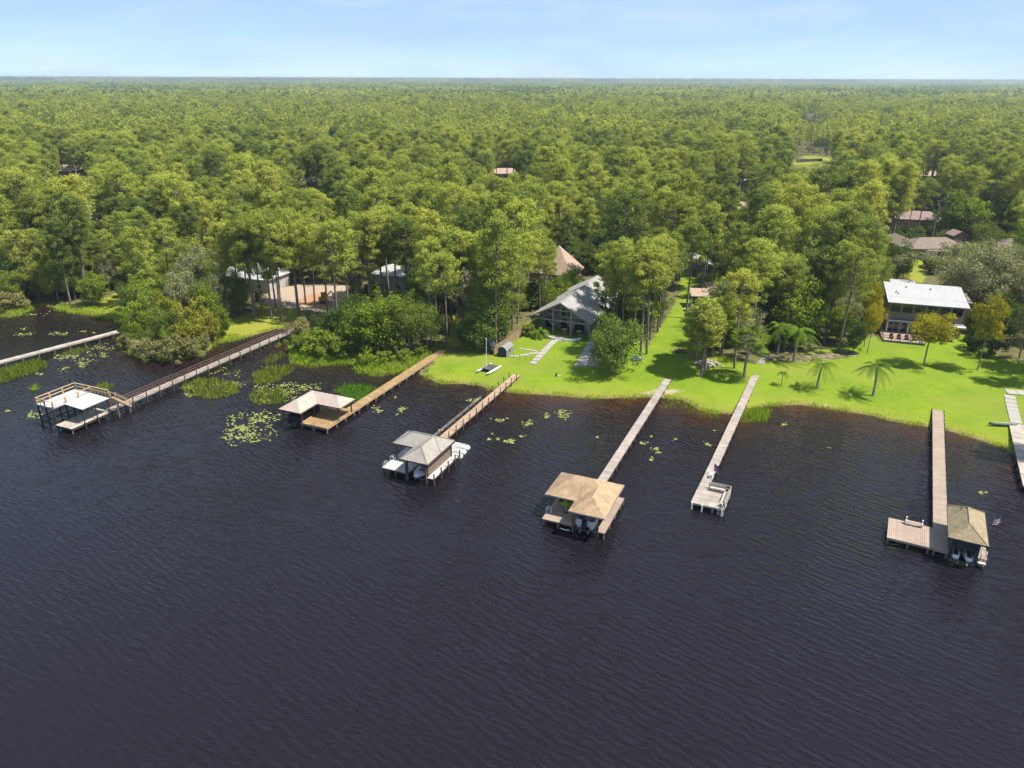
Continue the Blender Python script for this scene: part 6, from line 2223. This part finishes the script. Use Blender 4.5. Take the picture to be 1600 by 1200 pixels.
# tall marsh weeds
for lab, px, mt, h, dn in (('tall yellow-green marsh grass between the railed boardwalk and the golden pier', [(455, 566), (458, 540), (480, 545), (560, 552), (600, 560), (650, 556), (672, 552), (690, 545), (660, 566), (640, 578), (610, 584), (585, 586), (556, 580), (554, 568), (520, 569), (485, 572)], 'shoregrass', 0.9, 32),
                           ('yellow marsh grass round the head of the left bay', [(82, 482), (95, 474), (130, 476), (180, 486), (200, 492), (192, 504), (165, 497), (140, 492), (112, 488)], 'shoregrass', 0.6, 22),
                           ('rough marsh grass on the bank at the left edge', [(-40, 497), (-40, 478), (20, 476), (50, 474), (50, 484), (25, 494)], 'shoregrass', 0.7, 22),
                           ('patch of yellow grass right of the bushy point', [(338, 536), (345, 524), (372, 522), (374, 530)], 'shoregrass', 0.6, 30)):
    poly = wpoly(px, 0.4)
    q = in_patch(rng, poly, dn)
    z = gz(q[:, 0], q[:, 1]) - 0.05
    v, f = blades(rng, q, z, h, 0.06, 0.4)
    tag(link('marsh_grass', np_mesh('marsh_grass', v, f, M[mt])), lab, 'grass', None, 'stuff')

# lily pads: floating leaves in drifts
LILY = [('large drift of yellow-green lily pads left of the pink-roofed boathouse', [(390, 668, 44, 24, 260), (375, 685, 30, 10, 90), (415, 652, 22, 10, 90)]),
        ('lily pads between the reed beds above the pink-roofed boathouse', [(440, 607, 40, 9, 150), (478, 604, 24, 5, 60), (450, 622, 14, 8, 50)]),
        ('lily pads fringing the mid-water reed bed', [(300, 600, 26, 10, 90), (360, 600, 24, 8, 60), (296, 616, 10, 8, 30), (410, 615, 20, 14, 70), (330, 580, 30, 5, 26), (370, 585, 20, 5, 20)]),
        ('lily pads scattered below the pale boardwalk', [(95, 557, 14, 4, 40), (120, 560, 30, 5, 60), (145, 553, 20, 4, 30), (132, 570, 9, 4, 40), (165, 542, 18, 5, 50), (105, 577, 12, 3, 25), (66, 585, 8, 3, 16), (162, 558, 6, 3, 12)]),
        ('lily pads on the pale open water of the left bay', [(30, 492, 20, 3, 30), (62, 491, 14, 2, 20), (42, 524, 14, 3, 30), (84, 521, 10, 3, 30), (102, 522, 6, 2, 20), (128, 518, 8, 2, 8), (146, 519, 6, 2, 8), (35, 514, 8, 2, 10)]),
        ('lily pads beside the outer post of the white-topped dock', [(50, 645, 14, 7, 40), (14, 643, 5, 2, 10)]),
        ('small lily pad clusters along the orange pier', [(590, 640, 12, 4, 26), (630, 642, 11, 5, 34), (690, 672, 6, 3, 8), (740, 627, 10, 4, 24), (782, 656, 10, 3, 22), (763, 686, 5, 2, 8), (778, 685, 4, 2, 8), (795, 690, 7, 3, 14), (617, 622, 5, 2, 8), (768, 678, 3, 2, 4)]),
        ('lily pads on the water between the orange pier and the long pale pier', [(822, 661, 8, 4, 30), (832, 664, 4, 2, 8), (852, 649, 6, 5, 24), (878, 649, 14, 7, 60), (796, 689, 6, 3, 14), (819, 682, 5, 2, 8), (931, 684, 4, 2, 6)]),
        ('lily pads between the long pale pier and the weathered pier', [(1010, 692, 10, 3, 18), (1024, 704, 10, 4, 24), (1020, 717, 5, 3, 12), (1053, 687, 6, 3, 8), (1104, 695, 9, 4, 14), (1018, 683, 3, 1.5, 4), (1117, 675, 4, 2, 4)]),
        ('few stray lily pads on the water of the right cove', [(1230, 663, 7, 2.5, 9), (1300, 700, 4, 1.5, 4), (1535, 771, 6, 3, 10)])]
for lab, cl in LILY:
    mb_v, mb_f = [], []
    for (cx_, cy_, rx, ry, n) in cl:
        for _ in range(n):
            if _ % 7 == 0:
                a, r = rng.uniform(0, 6.28), rng.random() ** 0.6
                sx_, sy_ = cx_ + rx * r * math.cos(a), cy_ + ry * r * math.sin(a)
                sl = rng.normal(0, 0.25)
            e_ = rng.normal(0, min(5.0, rx * 0.3))
            p = P(sx_ + e_, sy_ + e_ * sl + rng.normal(0, min(1.6, ry * 0.3)), 0)
            rad = rng.uniform(0.09, 0.20)
            a0 = rng.uniform(0, 6.28)
            zz = rng.uniform(0.012, 0.05)
            tx, ty = rng.normal(0, 0.10, 2)
            b = len(mb_v)
            mb_v.append((p[0], p[1], zz))
            for i in range(9):
                t_ = a0 + 0.2 + (6.283 - 0.4) * i / 8
                x_, y_ = rad * math.cos(t_), rad * math.sin(t_)
                mb_v.append((p[0] + x_, p[1] + y_, max(0.006, zz + tx * x_ + ty * y_)))
            mb_f += [(b, b + 1 + i, b + 2 + i) for i in range(8)]
    tag(link('lily_pads', np_mesh('lily_pads', np.array(mb_v), np.array(mb_f), M['lily'])), lab, 'lily pads', None, 'stuff')

# ------------------------------------------------------------------ haze
def haze():
    o = MB().box(-30000, 30000, -3200, 30000, -4.0, 54.0)
    m = bpy.data.materials.new('haze_air')
    m.use_nodes = True
    nd = m.node_tree.nodes
    nd.remove(nd['Principled BSDF'])
    v = nd.new('ShaderNodeVolumePrincipled')
    v.inputs['Color'].default_value = (0.74, 0.85, 1.0, 1)
    v.inputs['Density'].default_value = 0.00012
    v.inputs['Anisotropy'].default_value = 0.3
    m.node_tree.links.new(v.outputs[0], nd['Material Output'].inputs['Volume'])
    ob = o.build('haze', m)
    tag(ob, 'thin bluish summer haze over the distant forest', None, None, 'stuff')


haze()
